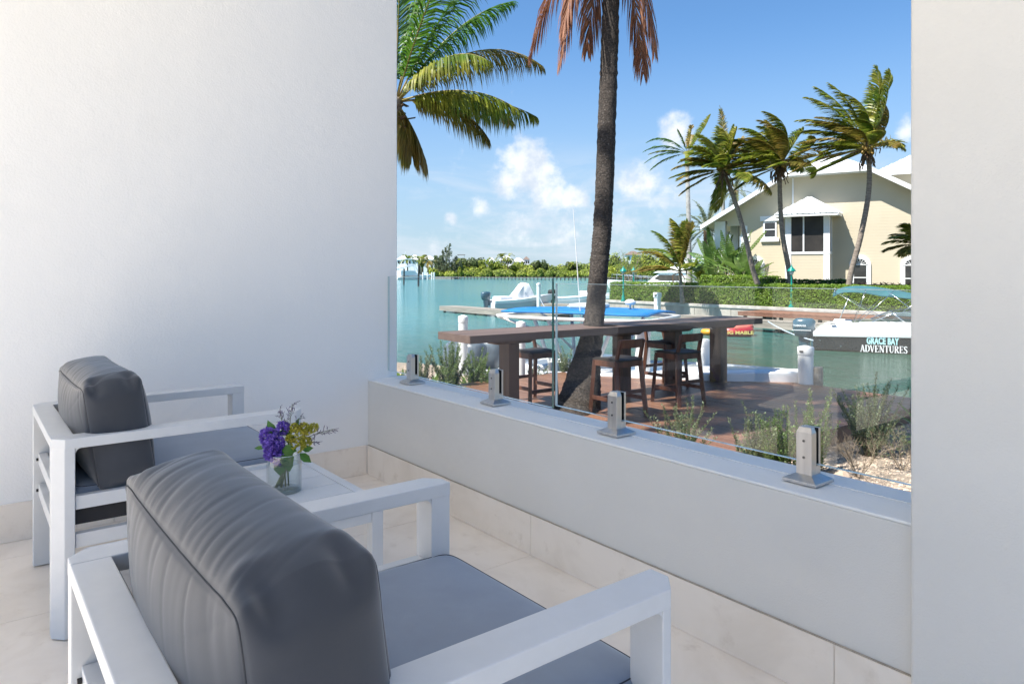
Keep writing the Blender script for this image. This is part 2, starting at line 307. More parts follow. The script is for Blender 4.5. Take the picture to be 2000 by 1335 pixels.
# ------------------------------------------------------------------ mesh helpers
class MB:
    def __init__(s): s.v = []; s.f = []
    def add(s, vs, fs):
        o = len(s.v); s.v += [tuple(p) for p in vs]; s.f += [tuple(i+o for i in f) for f in fs]; return s
    def box(s, x0, y0, z0, x1, y1, z1):
        return s.prism([(x0, y0), (x1, y0), (x1, y1), (x0, y1)], z0, z1)
    def prism(s, poly, z0, z1, M=None):
        n = len(poly)
        vs = [V((p[0], p[1], z0)) for p in poly] + [V((p[0], p[1], z1)) for p in poly]
        if M: vs = [M @ p for p in vs]
        fs = [tuple(range(n-1, -1, -1)), tuple(range(n, 2*n))] + [(i, (i+1) % n, n+(i+1) % n, n+i) for i in range(n)]
        return s.add(vs, fs)
    def slab(s, a, b, w, t, up=V((0, 0, 1))):
        """bar from a to b, width w (sideways) and thickness t (up)"""
        a = V(a); b = V(b); d = (b-a).normalized(); sd = d.cross(up)
        if sd.length < 1e-5: sd = V((1, 0, 0))
        sd.normalize(); u = sd.cross(d)
        vs = []
        for p in (a, b):
            for (i, j) in ((-1, -1), (1, -1), (1, 1), (-1, 1)): vs.append(p + sd*(w/2*i) + u*(t/2*j))
        return s.add(vs, [(3, 2, 1, 0), (4, 5, 6, 7), (0, 1, 5, 4), (1, 2, 6, 5), (2, 3, 7, 6), (3, 0, 4, 7)])
    def tube(s, pts, rad, n=8, cap=True):
        pts = [V(p) for p in pts]
        if not hasattr(rad, '__len__'): rad = [rad]*len(pts)
        vs = []; ref = None
        for i, p in enumerate(pts):
            d = (pts[min(i+1, len(pts)-1)] - pts[max(i-1, 0)]).normalized()
            if ref is None:
                ref = d.cross(V((0, 0, 1)))
                if ref.length < 0.1: ref = d.cross(V((0, 1, 0)))
            ref = (ref - d*ref.dot(d)).normalized(); b = d.cross(ref)
            for k in range(n):
                a = 2*pi*k/n; vs.append(p + (ref*cos(a) + b*sin(a))*rad[i])
        fs = []
        for i in range(len(pts)-1):
            for k in range(n):
                k2 = (k+1) % n; fs.append((i*n+k, i*n+k2, (i+1)*n+k2, (i+1)*n+k))
        if cap: fs.append(tuple(range(n-1, -1, -1))); fs.append(tuple((len(pts)-1)*n+k for k in range(n)))
        return s.add(vs, fs)
    def lathe(s, prof, n=24, c=(0, 0, 0), cap=True):
        return s.tube_z([(r, z) for r, z in prof], n, c, cap)
    def tube_z(s, prof, n, c, cap):
        vs = []
        for r, z in prof:
            for k in range(n):
                a = 2*pi*k/n; vs.append((c[0]+r*cos(a), c[1]+r*sin(a), c[2]+z))
        fs = []
        for i in range(len(prof)-1):
            for k in range(n):
                k2 = (k+1) % n; fs.append((i*n+k, i*n+k2, (i+1)*n+k2, (i+1)*n+k))
        if cap: fs.append(tuple(range(n-1, -1, -1))); fs.append(tuple((len(prof)-1)*n+k for k in range(n)))
        return s.add(vs, fs)
    def loft(s, rings, closed=True, cap=True):
        n = len(rings[0]); vs = [p for r in rings for p in r]; fs = []
        m = n if closed else n-1
        for i in range(len(rings)-1):
            for k in range(m):
                k2 = (k+1) % n; fs.append((i*n+k, i*n+k2, (i+1)*n+k2, (i+1)*n+k))
        if cap and closed: fs.append(tuple(range(n-1, -1, -1))); fs.append(tuple((len(rings)-1)*n+k for k in range(n)))
        return s.add(vs, fs)
    def mesh(s, name, m=None, smooth=False):
        me = bpy.data.meshes.new(name); me.from_pydata(s.v, [], s.f)
        if m: me.materials.append(m)
        if smooth: me.polygons.foreach_set('use_smooth', [True]*len(me.polygons))
        me.validate(); me.update()
        return me
    def build(s, name, m, parent=None, bevel=0.0, smooth=False, loc=None, label=None, seg=2, autosmooth=None):
        o = bpy.data.objects.new(name, s.mesh(name, m, smooth)); col.objects.link(o)
        if parent is not None: o.parent = parent
        if loc is not None: o.location = loc
        if bevel > 0:
            b = o.modifiers.new('bevel', 'BEVEL'); b.width = bevel; b.segments = seg; b.limit_method = 'ANGLE'; b.angle_limit = radians(40)
        if label: o['label'] = label
        if autosmooth is not None:
            try: o.data.set_sharp_from_angle(angle=radians(autosmooth))
            except Exception: pass
        return o

def tag(o, label=None, cat=None, group=None, kind=None):
    if label: o['label'] = label
    if cat: o['category'] = cat
    if group: o['group'] = group
    if kind: o['kind'] = kind
    return o
def thing(name, loc, label, cat, group=None, rz=0.0):
    o = bpy.data.objects.new(name, None); col.objects.link(o); o.location = loc; o.rotation_euler = (0, 0, rz)
    o.empty_display_size = 0.2
    return tag(o, label, cat, group)
def copy_tree(o, parent=None, top=True):
    c = o.copy(); col.objects.link(c)
    if parent is not None: c.parent = parent
    for ch in list(o.children): copy_tree(ch, c, False)
    return c
def inst(name, me, parent, loc=(0, 0, 0), rot=(0, 0, 0), scale=(1, 1, 1)):
    o = bpy.data.objects.new(name, me); col.objects.link(o)
    if parent is not None: o.parent = parent
    o.location = loc; o.rotation_euler = rot; o.scale = scale
    return o
def bevmod(o, w, seg=2):
    b = o.modifiers.new('bevel', 'BEVEL'); b.width = w; b.segments = seg; b.limit_method = 'ANGLE'; b.angle_limit = radians(40); return o

DECK = -0.65; GRAV = -0.85; SEA = -1.9; LAND = -0.87

# ================================================================== THE LARGE STRUCTURE
# sea bed and water
mb = MB(); R0 = 5200
mb.add([(-R0, -R0, -4.5), (R0, -R0, -4.5), (R0, R0, -4.5), (-R0, R0, -4.5)], [(0, 1, 2, 3)])
tag(mb.build('sea_bed', sand_m), kind='structure')
mb = MB()
mb.add([(-R0, -6, SEA), (R0, -6, SEA), (R0, R0, SEA), (-R0, R0, SEA)], [(0, 1, 2, 3)])
tag(mb.build('water', water_m), kind='structure')
# the bank our terrace stands on, ending in a quay at the water
mb = MB()
mb.prism([(-60, -40), (40, -40), (40, 9.05), (-4.9, 9.05), (-7.6, 7.2), (-10.4, 5.9), (-14, 2), (-60, 2)], -4.4, GRAV)
tag(mb.build('ground', gravel_base), kind='structure')

# terrace floor of separate marble tiles
fl = tag(MB().box(-0.3, -4.4, -0.86, 7.2, 0.0, -0.012).build('terrace_floor', grout), kind='structure')
JX = [-0.44 + 0.6605*k for k in range(0, 12)]
JY = [0.0, -1.32, -2.64, -3.96, -4.4]
tile_cache = {}
for i in range(len(JX)-1):
    for j in range(len(JY)-1):
        x0 = max(JX[i], 0.0); x1 = min(JX[i+1], 7.2); y1 = JY[j]; y0 = JY[j+1]
        if x1-x0 < 0.02: continue
        t = MB().box(x0+0.0012, y0+0.0012, -0.0115, x1-0.0012, y1-0.0012, rnd.uniform(-0.0003, 0.0003)).build('floor_tile', marble, fl, 0.0008)

# left wall, thick, taller than the picture
t = thing('side_wall', (0, 0, 0), 'tall white stucco wall on the left behind the far armchair', 'wall')
MB().box(-0.32, -4.4, -0.86, 0.0, 0.198, 3.298).build('wall_face', stucco, t, 0.008)
for y0, y1 in ((-0.672, -0.012), (-1.335, -0.675), (-1.998, -1.338), (-2.661, -2.001), (-3.324, -2.664), (-3.987, -3.327), (-4.39, -3.99)):
    MB().box(0.0005, y0, 0.0008, 0.011, y1, 0.170).build('skirting_tile', marble, t, 0.001)
# parapet
t = thing('parapet_wall', (0, 0, 0), 'low white rendered parapet wall carrying the glass balustrade', 'wall')
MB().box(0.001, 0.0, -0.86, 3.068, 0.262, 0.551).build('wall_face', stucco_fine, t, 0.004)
MB().prism([(0.001, -0.002), (3.068, -0.002), (3.068, 0.264), (0.001, 0.264)], 0.5512, 0.560).build('coping', coping_m, t, 0.004, seg=3)
MB().box(0.002, 0.150, 0.5602, 3.066, 0.258, 0.5632).build('coping_ridge', coping_m, t, 0.002, label='slightly raised outer strip of the parapet top')
for k in range(len(JX)-1):
    x0 = max(JX[k], 0.012); x1 = min(JX[k+1], 3.066)
    if x1-x0 > 0.02: MB().box(x0+0.001, -0.011, 0.0008, x1-0.001, -0.0005, 0.170).build('skirting_tile', marble, t, 0.001)
MB().box(0.012, -0.0075, 0.1702, 3.066, -0.0008, 0.1730).build('grout_line', grout, t)
# right pillar
t = thing('pillar', (0, 0, 0), 'broad pale grey stucco pillar filling the right edge', 'pillar')
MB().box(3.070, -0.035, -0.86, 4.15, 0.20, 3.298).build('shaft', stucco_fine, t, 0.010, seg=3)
# unseen storey and ceiling overhead, shaped to keep the sun off the terrace
t = thing('unseen_storey', (0, 0, 0), 'unseen white storey above the terrace, shaped to shade it', 'building')
MB().box(-0.32, -4.05, 3.42, 4.45, -0.70, 8.15).build('wall_face', white_paint, t)
MB().box(-0.34, -4.07, 3.30, 4.47, -0.68, 3.418).build('ceiling_slab', white_paint, t)
for x0 in (-0.30, 4.12): MB().box(x0, -4.03, -0.0, x0+0.3, -3.73, 3.298).build('rear_column', stucco, t)
tag(MB().prism([(-14, -24), (24, -24), (24, 0.19), (7.202, 0.19), (7.202, -4.402), (-14, -4.402)], -0.9, -0.002).build('patio', bounce_m), kind='structure')  # unseen sunlit ground, added behind the camera to bounce warm light onto the terrace

# wooden deck of separate boards
dk = thing('deck', (0, 0, 0), 'reddish brown timber deck beside the marina water', 'deck')
MB().box(-5.88, 3.22, GRAV-0.5, -0.46, 8.98, DECK-0.034).build('deck_base', legwood, dk)
y = 3.2; bw = 0.14
while y < 8.95:
    xs = [-5.9, rnd.uniform(-4.6, -1.8), -0.44]
    for a, b in zip(xs[:-1], xs[1:]):
        MB().box(a+0.002, y+0.003, DECK-0.03, b-0.002, y+bw-0.004, DECK+rnd.uniform(-0.0015, 0.0015)).build('deck_board', deckwood, dk, 0.003)
    y += bw
MB().box(-5.9, y+0.002, GRAV-0.6, -0.44, y+0.035, DECK-0.002).build('fascia_board', deckwood, dk)
MB().box(-0.437, 3.2, GRAV-0.1, -0.40, y, DECK-0.002).build('fascia_board', deckwood, dk)

# pebbles of the planting bed
def pebbles(name, n, area, z, smin, smax, label):
    mb = MB(); r = random.Random(3)
    base = [(1, 0, 0), (-1, 0, 0), (0, 1, 0), (0, -1, 0), (0, 0, 1), (0.7, 0.7, 0.35), (-0.7, 0.7, 0.3), (0.7, -0.7, 0.3), (-0.7, -0.7, 0.35)]
    fs = [(4, 0, 5), (4, 5, 2), (4, 2, 6), (4, 6, 1), (4, 1, 8), (4, 8, 3), (4, 3, 7), (4, 7, 0)]
    for i in range(n):
        x, yy = area(r); s = smin + (smax-smin)*r.random()**2.2
        a = r.random()*6.28; k1 = r.uniform(.6, 1); k2 = r.uniform(.4, .8)
        vs = []
        for b in base:
            X = b[0]*s*(1+r.uniform(-.15, .15)); Y = b[1]*s*k1; Z = b[2]*s*k2
            vs.append((x+X*cos(a)-Y*sin(a), yy+X*sin(a)+Y*cos(a), z+Z-0.15*s+r.uniform(0, .006)))
        mb.add(vs, fs)
    return tag(mb.build(name, pebble_m, label=label), kind='stuff')
pebbles('gravel', 15000, lambda r: (r.uniform(-0.38, 2.6), 3.7+5.2*r.random()**1.3), GRAV, 0.008, 0.03, 'pale pinkish gravel between the parapet and the deck')
pebbles('gravel', 2600, lambda r: (r.uniform(-9.8, -5.95), r.uniform(3.6, 6.2)), GRAV, 0.012, 0.035, 'pale gravel of the planting bed left of the deck')

# far land across the basin
mb = MB()
mb.prism([(-33.5, 35.7), (60, 35.7), (60, 400), (-160, 400), (-45, 62)], -4.4, LAND)
tag(mb.build('land', lawn_m), kind='structure')
def mound(name, pts, m):
    mb = MB(); mb.prism([(p.x, p.y) for p in pts], -4.4, -1.2); return tag(mb.build(name, m), kind='structure')
mound('shore', [pos(560, 445), pos(870, 432), pos(1060, 428), pos(1230, 425), pos(1500, 420), pos(1700, 420), pos(1700, 900), pos(560, 900)], sand_m)

# sea wall of concrete panels
t = thing('sea_wall', (-33.5, 35.5, 0), 'weathered grey concrete sea wall in front of the clipped hedge', 'wall')
x = 0.0
i = 0
while x < 60:
    wpan = 2.75 + 0.1*((i*7) % 3)
    MB().box(x+0.012, 0, SEA-1.2, x+wpan-0.012, 0.22, LAND-0.16).build('concrete_panel', concrete, t, 0.01, loc=(0, rnd.uniform(-.01, .01), 0))
    x += wpan; i += 1
MB().box(-0.05, -0.06, LAND-0.158, 60, 0.42, LAND+0.02).build('wall_cap', coping_conc, t, 0.015)
MB().box(-0.25, 0.2, SEA-1.2, 0.0, 30, LAND-0.02).build('return_wall', concrete, t, 0.01)

# ================================================================== TERRACE OBJECTS
# glass balustrade: two panes, four spigots
GY = 0.135
for (x0, x1, zb0, zb1, lab) in ((0.006, 1.520, 0.604, 0.604, 'left pane of frameless glass balustrade on the parapet'),
                      (1.543, 3.066, 0.618, 0.618, 'right pane of frameless glass balustrade ending at the pillar')):
    t = thing('glass_balustrade', (0, 0, 0), lab, 'glass panel', 'panes of the glass balustrade')
    zt = 1.172 if x0 < 1 else 1.150
    mb = MB(); mb.add([(x0, GY, zb0), (x1, GY, zb1), (x1, GY, zt), (x0, GY, zt)], [(0, 1, 2, 3)])
    mb.build('pane', pane_glass, t)
    e = 0.0055
    # polished edges of the pane
    mb = MB(); 
    mb.box(x0, GY-e, zt-0.0008, x1, GY+e, zt+0.0008); mb.box(x0, GY-e, zb0-0.0008, x1, GY+e, zb0+0.0008)
    mb.build('pane_edge', glass_edge_pale, t)
    mb = MB(); mb.box(x0-0.001, GY-e, zb0, x0+0.001, GY+e, zt); mb.build('pane_edge', glass_edge_pale, t)
    mb = MB(); mb.box(x1-0.001, GY-e, zb0, x1+0.001, GY+e, zt); mb.build('pane_edge', glass_edge, t)
sp_labels = ['steel glass clamp nearest the left wall', 'steel glass clamp left of the gap between the panes',
             'steel glass clamp in front of the bar stools', 'largest steel glass clamp nearest the right pillar']
sp0 = None
for k, X in enumerate((0.31, 1.11, 1.91, 2.71)):
    if sp0 is None:
        sp0 = t = thing('glass_spigot', (X, 0.125, 0.5634), sp_labels[k], 'glass clamp', 'glass spigots on the parapet')
        h = 0.054
        mb = MB(); r1 = [(-h, -h), (h, -h), (h, h), (-h, h)]
        mb.loft([[V((a, b, 0)) for a, b in r1], [V((a, b, 0.009)) for a, b in r1], [V((a*.5, b*.5, 0.024)) for a, b in r1]])
        mb.build('base_plate', steel, t, 0.001)
        # front and back jaws with chamfered shoulders
        mb = MB(); mb.prism([(-0.025, -0.024), (0.025, -0.024), (0.025, 0.0035), (-0.025, 0.0035)], 0.022, 0.150)
        mb.loft([[V((-0.025, -0.024, .150)), V((0.025, -0.024, .150)), V((0.025, 0.0035, .150)), V((-0.025, 0.0035, .150))],
                 [V((-0.019, -0.015, .166)), V((0.019, -0.015, .166)), V((0.019, 0.0035, .166)), V((-0.019, 0.0035, .166))]])
        mb.build('front_jaw', steel, t, 0.001)
        mb = MB(); mb.prism([(-0.025, 0.0185), (0.025, 0.0185), (0.025, 0.028), (-0.025, 0.028)], 0.022, 0.164)
        mb.prism([(-0.025, 0.0037), (0.025, 0.0037), (0.025, 0.0183), (-0.025, 0.0183)], 0.022, 0.050)
        mb.build('rear_jaw', steel, t, 0.001)
        MB().box(-0.024, 0.0038, 0.052, 0.024, 0.0062, 0.163).build('gasket', rubber, t)
        MB().box(-0.024, 0.0148, 0.052, 0.024, 0.0182, 0.163).build('gasket', rubber, t)
        for z in (0.075, 0.125):
            mb = MB(); mb.tube([(0, -0.0262, z), (0, -0.0235, z)], [0.0042, 0.0042], 12); s = mb.build('screw', dark_steel, t)
            mb = MB(); mb.tube([(0, -0.0268, z), (0, -0.0262, z)], [0.002, 0.002], 6); mb.build('socket', rubber, s)
    else:
        t = copy_tree(sp0); t.location.x = X; t['label'] = sp_labels[k]

# --- cushions
def cushion_mesh(name, w, d, h, puff, seed, m, wr=0.006, n=(46, 22, 26), pinch=0.012, mode='back', nmid=4.0):
    """box cushion made of a front and a back panel joined by a puffed strip that rounds over the ends;
    creases run out of the panel seams and the strip is pinched in beside each corner"""
    mb = MB(); idx = {}
    nx, ny, nz = n
    def crease(u, v, k, sharp=4.5):
        return -max(0.0, 1-abs(noise.noise(V((u*k+seed*3.1, v, seed*1.7))))*sharp)**1.6
    def P(a, b, c):
        ea = max(0.0, 1-a*a); eb = max(0.0, 1-b*b); ec = max(0.0, 1-c*c)
        ax, ay = (a, c) if mode == 'back' else (a, b)        # outline plane of the panels
        q = b if mode == 'back' else c                        # along the thickness
        eq = max(0.0, 1-q*q)
        ne = nmid + (22-nmid)*abs(q)**5
        m_ = max(abs(ax), abs(ay)); rr = (abs(ax)**ne+abs(ay)**ne)**(1/ne)
        sc_ = m_/rr if rr > 1e-9 else 1.0
        if mode == 'back':
            x = a*sc_*(w/2+puff[0]*eq**0.55); z = c*sc_*(h/2+puff[2]*eq**0.55); yy = b*d/2
            x -= math.copysign(0.010*ec, a)*abs(a)**3; z -= math.copysign(0.008*ea, c)*abs(c)**3
            if abs(b) > 0.999: yy += math.copysign(puff[1]*(ea**.6)*(ec**.6), b)
        else:
            x = a*sc_*(w/2+puff[0]*eq**0.55); yy = b*sc_*(d/2+puff[1]*eq**0.55); z = c*h/2
            if abs(c) > 0.999: z += math.copysign(puff[2]*(ea**.35)*(eb**.35), c)
        if mode == 'back':
            strip_c, strip_a = abs(c) > 0.999, abs(a) > 0.999
            fade = 0.10+0.90*max(0.0, -b*0.8+0.2)**0.8 if seed > 5 else 0.10+0.9*abs(b)**1.5
            if strip_c:
                u = x+(b+1)*0.045
                g = 0.75*crease(u, b*0.35, 17)+0.5*crease(u+.3, b*0.6, 38, 3.5)*fade+0.35*noise.noise(V((u*55, b*.8, seed)))*fade
                z += math.copysign(1, c)*wr*(g*(0.35+0.65*fade)*min(1, (1-abs(a))*5+.1)*min(1, eb*7+.15) + 0.7*noise.noise(V((x*6+seed, b*1.3, 9.3)))*eb**.5)
            if strip_a: x += math.copysign(1, a)*wr*1.1*noise.noise(V((yy*10+seed, z*8, 3)))*(eb*ec)**0.5
            if abs(b) > 0.999:
                top = max(0.0, c)
                g = crease(x+0.22*z, c*.35, 15)*.8+.35*noise.noise(V(((x+.2*z)*42+seed, c, 2.2)))
                yy += math.copysign(1, b)*wr*0.55*g*(top**1.1)*min(1, ec*7+.1)*min(1, ea*6)
                yy += math.copysign(1, b)*wr*0.8*noise.noise(V((x*6+seed, z*6, 3)))*(ea*ec)**0.5
            # hollows on the strip beside the four corners of each seam
            for ca in (-1, 1):
                for cc in (1,):
                    for cb in (-1, 1):
                        dx = x-ca*(w/2-0.014); dz = z-cc*(h/2-0.002); dy = yy-cb*(d/2-0.034)
                        e_ = exp(-(dx*dx/0.0016+dz*dz/0.0012+dy*dy/0.00042))
                        if strip_c or strip_a:
                            x -= ca*pinch*e_*0.8; z -= cc*pinch*e_
                        r2 = (dx*dx+dz*dz)**.5
                        if (strip_c or strip_a): 
                            k2 = exp(-((r2-.055)**2)/.0003-dy*dy/.0012); z += cc*pinch*.28*k2; x += ca*pinch*.2*k2
        else:
            if abs(c) > 0.999:
                g = noise.noise(V((x*6+seed, yy*6, 1)))*0.7+0.5*crease(yy*1.2+x*.3, x*3, 5, 6)*(1-ea*eb)
                z += math.copysign(1, c)*wr*g*(ea*eb)**0.25
            else:
                g = noise.noise(V((x*14+seed, yy*14, z*6)))
                if abs(b) > .999: yy += wr*0.6*g
                else: x += wr*0.6*g
        return V((x, yy, z))
    def vert(i, j, k):
        key = (i, j, k)
        if key not in idx:
            f = lambda q, m_: (lambda u: (u if m_ < 3 else sin(u*pi/2)*0.35+u*0.65))(-1+2*q/m_)
            idx[key] = len(mb.v); mb.v.append(tuple(P(f(i, nx), f(j, ny), f(k, nz))))
        return idx[key]
    for i in range(nx):
        for j in range(ny):
            mb.f.append((vert(i, j, nz), vert(i+1, j, nz), vert(i+1, j+1, nz), vert(i, j+1, nz)))
            mb.f.append((vert(i, j, 0), vert(i, j+1, 0), vert(i+1, j+1, 0), vert(i+1, j, 0)))
        for k in range(nz):
            mb.f.append((vert(i, 0, k), vert(i+1, 0, k), vert(i+1, 0, k+1), vert(i, 0, k+1)))
            mb.f.append((vert(i, ny, k), vert(i, ny, k+1), vert(i+1, ny, k+1), vert(i+1, ny, k)))
    for j in range(ny):
        for k in range(nz):
            mb.f.append((vert(0, j, k), vert(0, j, k+1), vert(0, j+1, k+1), vert(0, j+1, k)))
            mb.f.append((vert(nx, j, k), vert(nx, j+1, k), vert(nx, j+1, k+1), vert(nx, j, k+1)))
    # seams: the outlines of the two panels
    seams = []
    vv = lambda i, j, k: mb.v[idx[(i, j, k)]]
    if mode == 'back':
        for j in (0, ny):
            seams.append([vv(i, j, 0) for i in range(nx+1)]+[vv(nx, j, k) for k in range(1, nz+1)]+[vv(i, j, nz) for i in range(nx-1, -1, -1)]+[vv(0, j, k) for k in range(nz-1, -1, -1)])
    else:
        for k in (0, nz):
            seams.append([vv(i, 0, k) for i in range(nx+1)]+[vv(nx, j, k) for j in range(1, ny+1)]+[vv(i, ny, k) for i in range(nx-1, -1, -1)]+[vv(0, j, k) for j in range(ny-1, -1, -1)])
    return mb, seams

seatbase_m = mat('seat_base_fabric', (0.035, 0.034, 0.037), None, rough=0.9)
seam_m = mat('cushion_seam', (0.045, 0.048, 0.056), None, rough=0.95)
def build_cushion(name, parent, m, loc, rot, **kw):
    mb, seams = cushion_mesh(name, m=m, **kw)
    o = mb.build(name, m, parent, smooth=True); o.location = loc; o.rotation_euler = rot
    s2 = MB()
    for s in seams: s2.tube(s, 0.0015, 5, False)
    s2.build('seam', seam_m, o, smooth=True)
    return o

def armchair(loc, label, seed, seatcol):
    t = thing('armchair', loc, label, 'armchair', 'white framed armchairs on the terrace')
    W = 0.83; D = 0.84; H = 0.656; T = 0.034; A = 0.078; ch = 0.036
    # arms with chamfered outer corners in plan
    def plan_arm(s):
        o = [(0, ch), (ch, 0.0), (A, 0.0), (A, D), (ch, D), (0, D-ch)]
        return o if s < 0 else [(W-x, y) for x, y in reversed(o)]
    for s in (-1, 1):
        MB().prism(plan_arm(s), H-T, H).build('arm', frame_m, t, 0.0025)
    MB().box(A+0.001, 0.0, H-T, W-A-0.001, 0.068, H).build('top_rail', frame_m, t, 0.0025)
    def leg(poly):
        cx_ = sum(p[0] for p in poly)/len(poly); cy_ = sum(p[1] for p in poly)/len(poly)
        poly = [(p[0]+(0.0008 if p[0] < cx_ else -0.0008), p[1]+(0.0008 if p[1] < cy_ else -0.0008)) for p in poly]
        return MB().prism(poly, 0.004, H-0.012).build('leg', frame_m, t, 0.0025)
    FR = 0.057
    leg([(0, ch), (ch, 0), (A, 0), (A, 0.066), (0, 0.066)])
    leg([(W, ch), (W, 0.066), (W-A, 0.066), (W-A, 0), (W-ch, 0)])
    leg([(0, D-FR), (A, D-FR), (A, D), (ch, D), (0, D-ch)])
    leg([(W-A, D-FR), (W, D-FR), (W, D-ch), (W-ch, D), (W-A, D)])
    # rounded inner gussets under the arms
    for s in (-1, 1):
        for yb, sg in ((0.0665, 1), (D-FR-0.0005, -1)):
            x0, x1 = (0.002, A-0.002) if s < 0 else (W-A+0.002, W-0.002)
            mb = MB(); r = 0.016; pts = [(yb, H-T-0.001), (yb, H-T-r)]
            for q in range(0, 5):
                a = pi/2*q/4; pts.append((yb+sg*(r-r*cos(a)), H-T-r+r*sin(a)))
            n = len(pts); mb.add([(x0, y, z) for y, z in pts]+[(x1, y, z) for y, z in pts],
                                 [tuple(range(n)), tuple(range(2*n-1, n-1, -1))]+[(i, n+i, n+(i+1) % n, (i+1) % n) for i in range(n)])
            mb.build('gusset', frame_m, t)
    # two levels of seat rails
    for z0, z1 in ((0.292, 0.338), (0.418, 0.462)):
        for x0 in (0.012, W-0.042):
            MB().box(x0, 0.067, z0, x0+0.030, D-FR-0.001, z1).build('side_rail', frame_m, t, 0.002)
        MB().box(A+0.001, 0.018, z0, W-A-0.001, 0.048, z1).build('back_rail', frame_m, t, 0.002)
    MB().box(A+0.001, D-0.050, 0.292, W-A-0.001, D-0.018, 0.338).build('front_rail', frame_m, t, 0.002)
    for z in (0.315, 0.44):
        for x in (A+0.012, W-A-0.012):
            mb = MB(); mb.tube([(x, 0.0175, z), (x, 0.010, z)], 0.006, 8); mb.build('bolt', rubber, t)
    for x in (0.20, 0.32, 0.44, 0.56, 0.68):
        MB().box(x-0.03, 0.05, 0.340, x+0.03, D-0.05, 0.352).build('seat_slat', frame_m, t, 0.001)
    for x in (0.20, 0.415, 0.63):
        MB().box(x-0.028, 0.049, 0.34, x+0.028, 0.058, 0.60).build('back_slat', frame_m, t, 0.001)
    MB().box(A+0.004, 0.0685, 0.464, W-A-0.004, 0.0745, 0.640).build('back_panel', seatbase_m, t)
    MB().box(0.052, 0.062, 0.356, W-0.052, D-0.062, 0.412).build('seat_base', seatbase_m, t, 0.004)
    build_cushion('seat_cushion', t, seatcol, (W/2, 0.070+0.385, 0.444), (0, 0, 0), w=0.680, d=0.760, h=0.060, puff=(0.012, 0.014, 0.020), seed=seed+11, wr=0.004, n=(36, 36, 6), mode='seat', nmid=14)
    build_cushion('back_cushion', t, fabric, (0.448, 0.200, 0.648), (radians(8), 0, radians(0.6)), w=0.672, d=0.178, h=0.340, puff=(0.036, 0.044, 0.046), seed=seed, wr=0.0040, n=(150, 40, 60), pinch=0.017, nmid=5.0)
    return t
armchair((0.322, -1.685, 0), 'white framed armchair with charcoal cushions against the side wall, farther from the camera', 3.0, fabric_seat)
armchair((2.235, -1.754, 0), 'large white framed armchair with charcoal back cushion nearest the camera', 8.0, fabric_seat)

# --- side table with slatted top
t = thing('side_table', (1.08, -1.33, 0), 'low white slatted side table between the armchairs', 'table')
TW = 0.69; TD = 0.51; TZ = 0.45
MB().box(0, TD-0.034, TZ-0.03, TW, TD, TZ).build('top_frame', frame_m, t, 0.0015)
MB().box(0, 0, TZ-0.03, TW, 0.034, TZ).build('top_frame', frame_m, t, 0.0015)
MB().box(0, 0.0355, TZ-0.03, 0.030, TD-0.0355, TZ).build('top_frame', frame_m, t, 0.0015)
MB().box(TW-0.030, 0.0355, TZ-0.03, TW, TD-0.0355, TZ).build('top_frame', frame_m, t, 0.0015)
nS = 5; sw = (TW-0.062)/nS
for i in range(nS):
    MB().box(0.0315+i*sw+0.0016, 0.0362, TZ-0.014, 0.0315+(i+1)*sw-0.0016, TD-0.0362, TZ-0.0008).build('slat', frame_m, t, 0.0015)
for x, yy in ((0.002, 0.002), (TW-0.042, 0.002), (0.002, TD-0.042), (TW-0.042, TD-0.042)):
    MB().box(x, yy, 0, x+0.04, yy+0.04, TZ-0.0305).build('leg', frame_m, t, 0.0015)
for yy in (0.004, TD-0.034): MB().box(0.043, yy, TZ-0.062, TW-0.043, yy+0.03, TZ-0.031).build('apron', frame_m, t, 0.001)
for x in (0.004, TW-0.034): MB().box(x, 0.043, TZ-0.062, x+0.03, TD-0.043, TZ-0.031).build('apron', frame_m, t, 0.001)

# --- vase with flowers
VX, VY, VZ = 1.462, -1.04, 0.4505
t = thing('vase', (VX, VY, VZ), 'clear glass cylinder vase half full of water on the side table', 'vase')
mb = MB(); mb.lathe([(0.056, 0.0), (0.058, 0.004), (0.058, 0.128)], 40, cap=False); mb.build('glass_wall', bottle_water, t, smooth=True)
mb = MB(); mb.lathe([(0.054, 0.128), (0.054, 0.012), (0.054, 0.012)], 40, cap=False); mb.build('inner_wall', bottle_water, t, smooth=True)
mb = MB(); mb.lathe([(0.058, 0.1275), (0.056, 0.1292), (0.054, 0.1275)], 40, cap=False); mb.build('rim', glass_edge_pale, t, smooth=True)
mb = MB(); mb.lathe([(0.0565, 0.0002), (0.0575, 0.003), (0.053, 0.0085)], 40); mb.build('base', glass_mat('vase_base_glass', (0.80, 0.84, 0.83), 1.6), t, smooth=True)
mb = MB(); mb.lathe([(0.053, 0.094), (0.053, 0.0945)], 40); mb.build('water', glass_mat('vase_water', (0.90, 0.93, 0.92), 1.4), t)

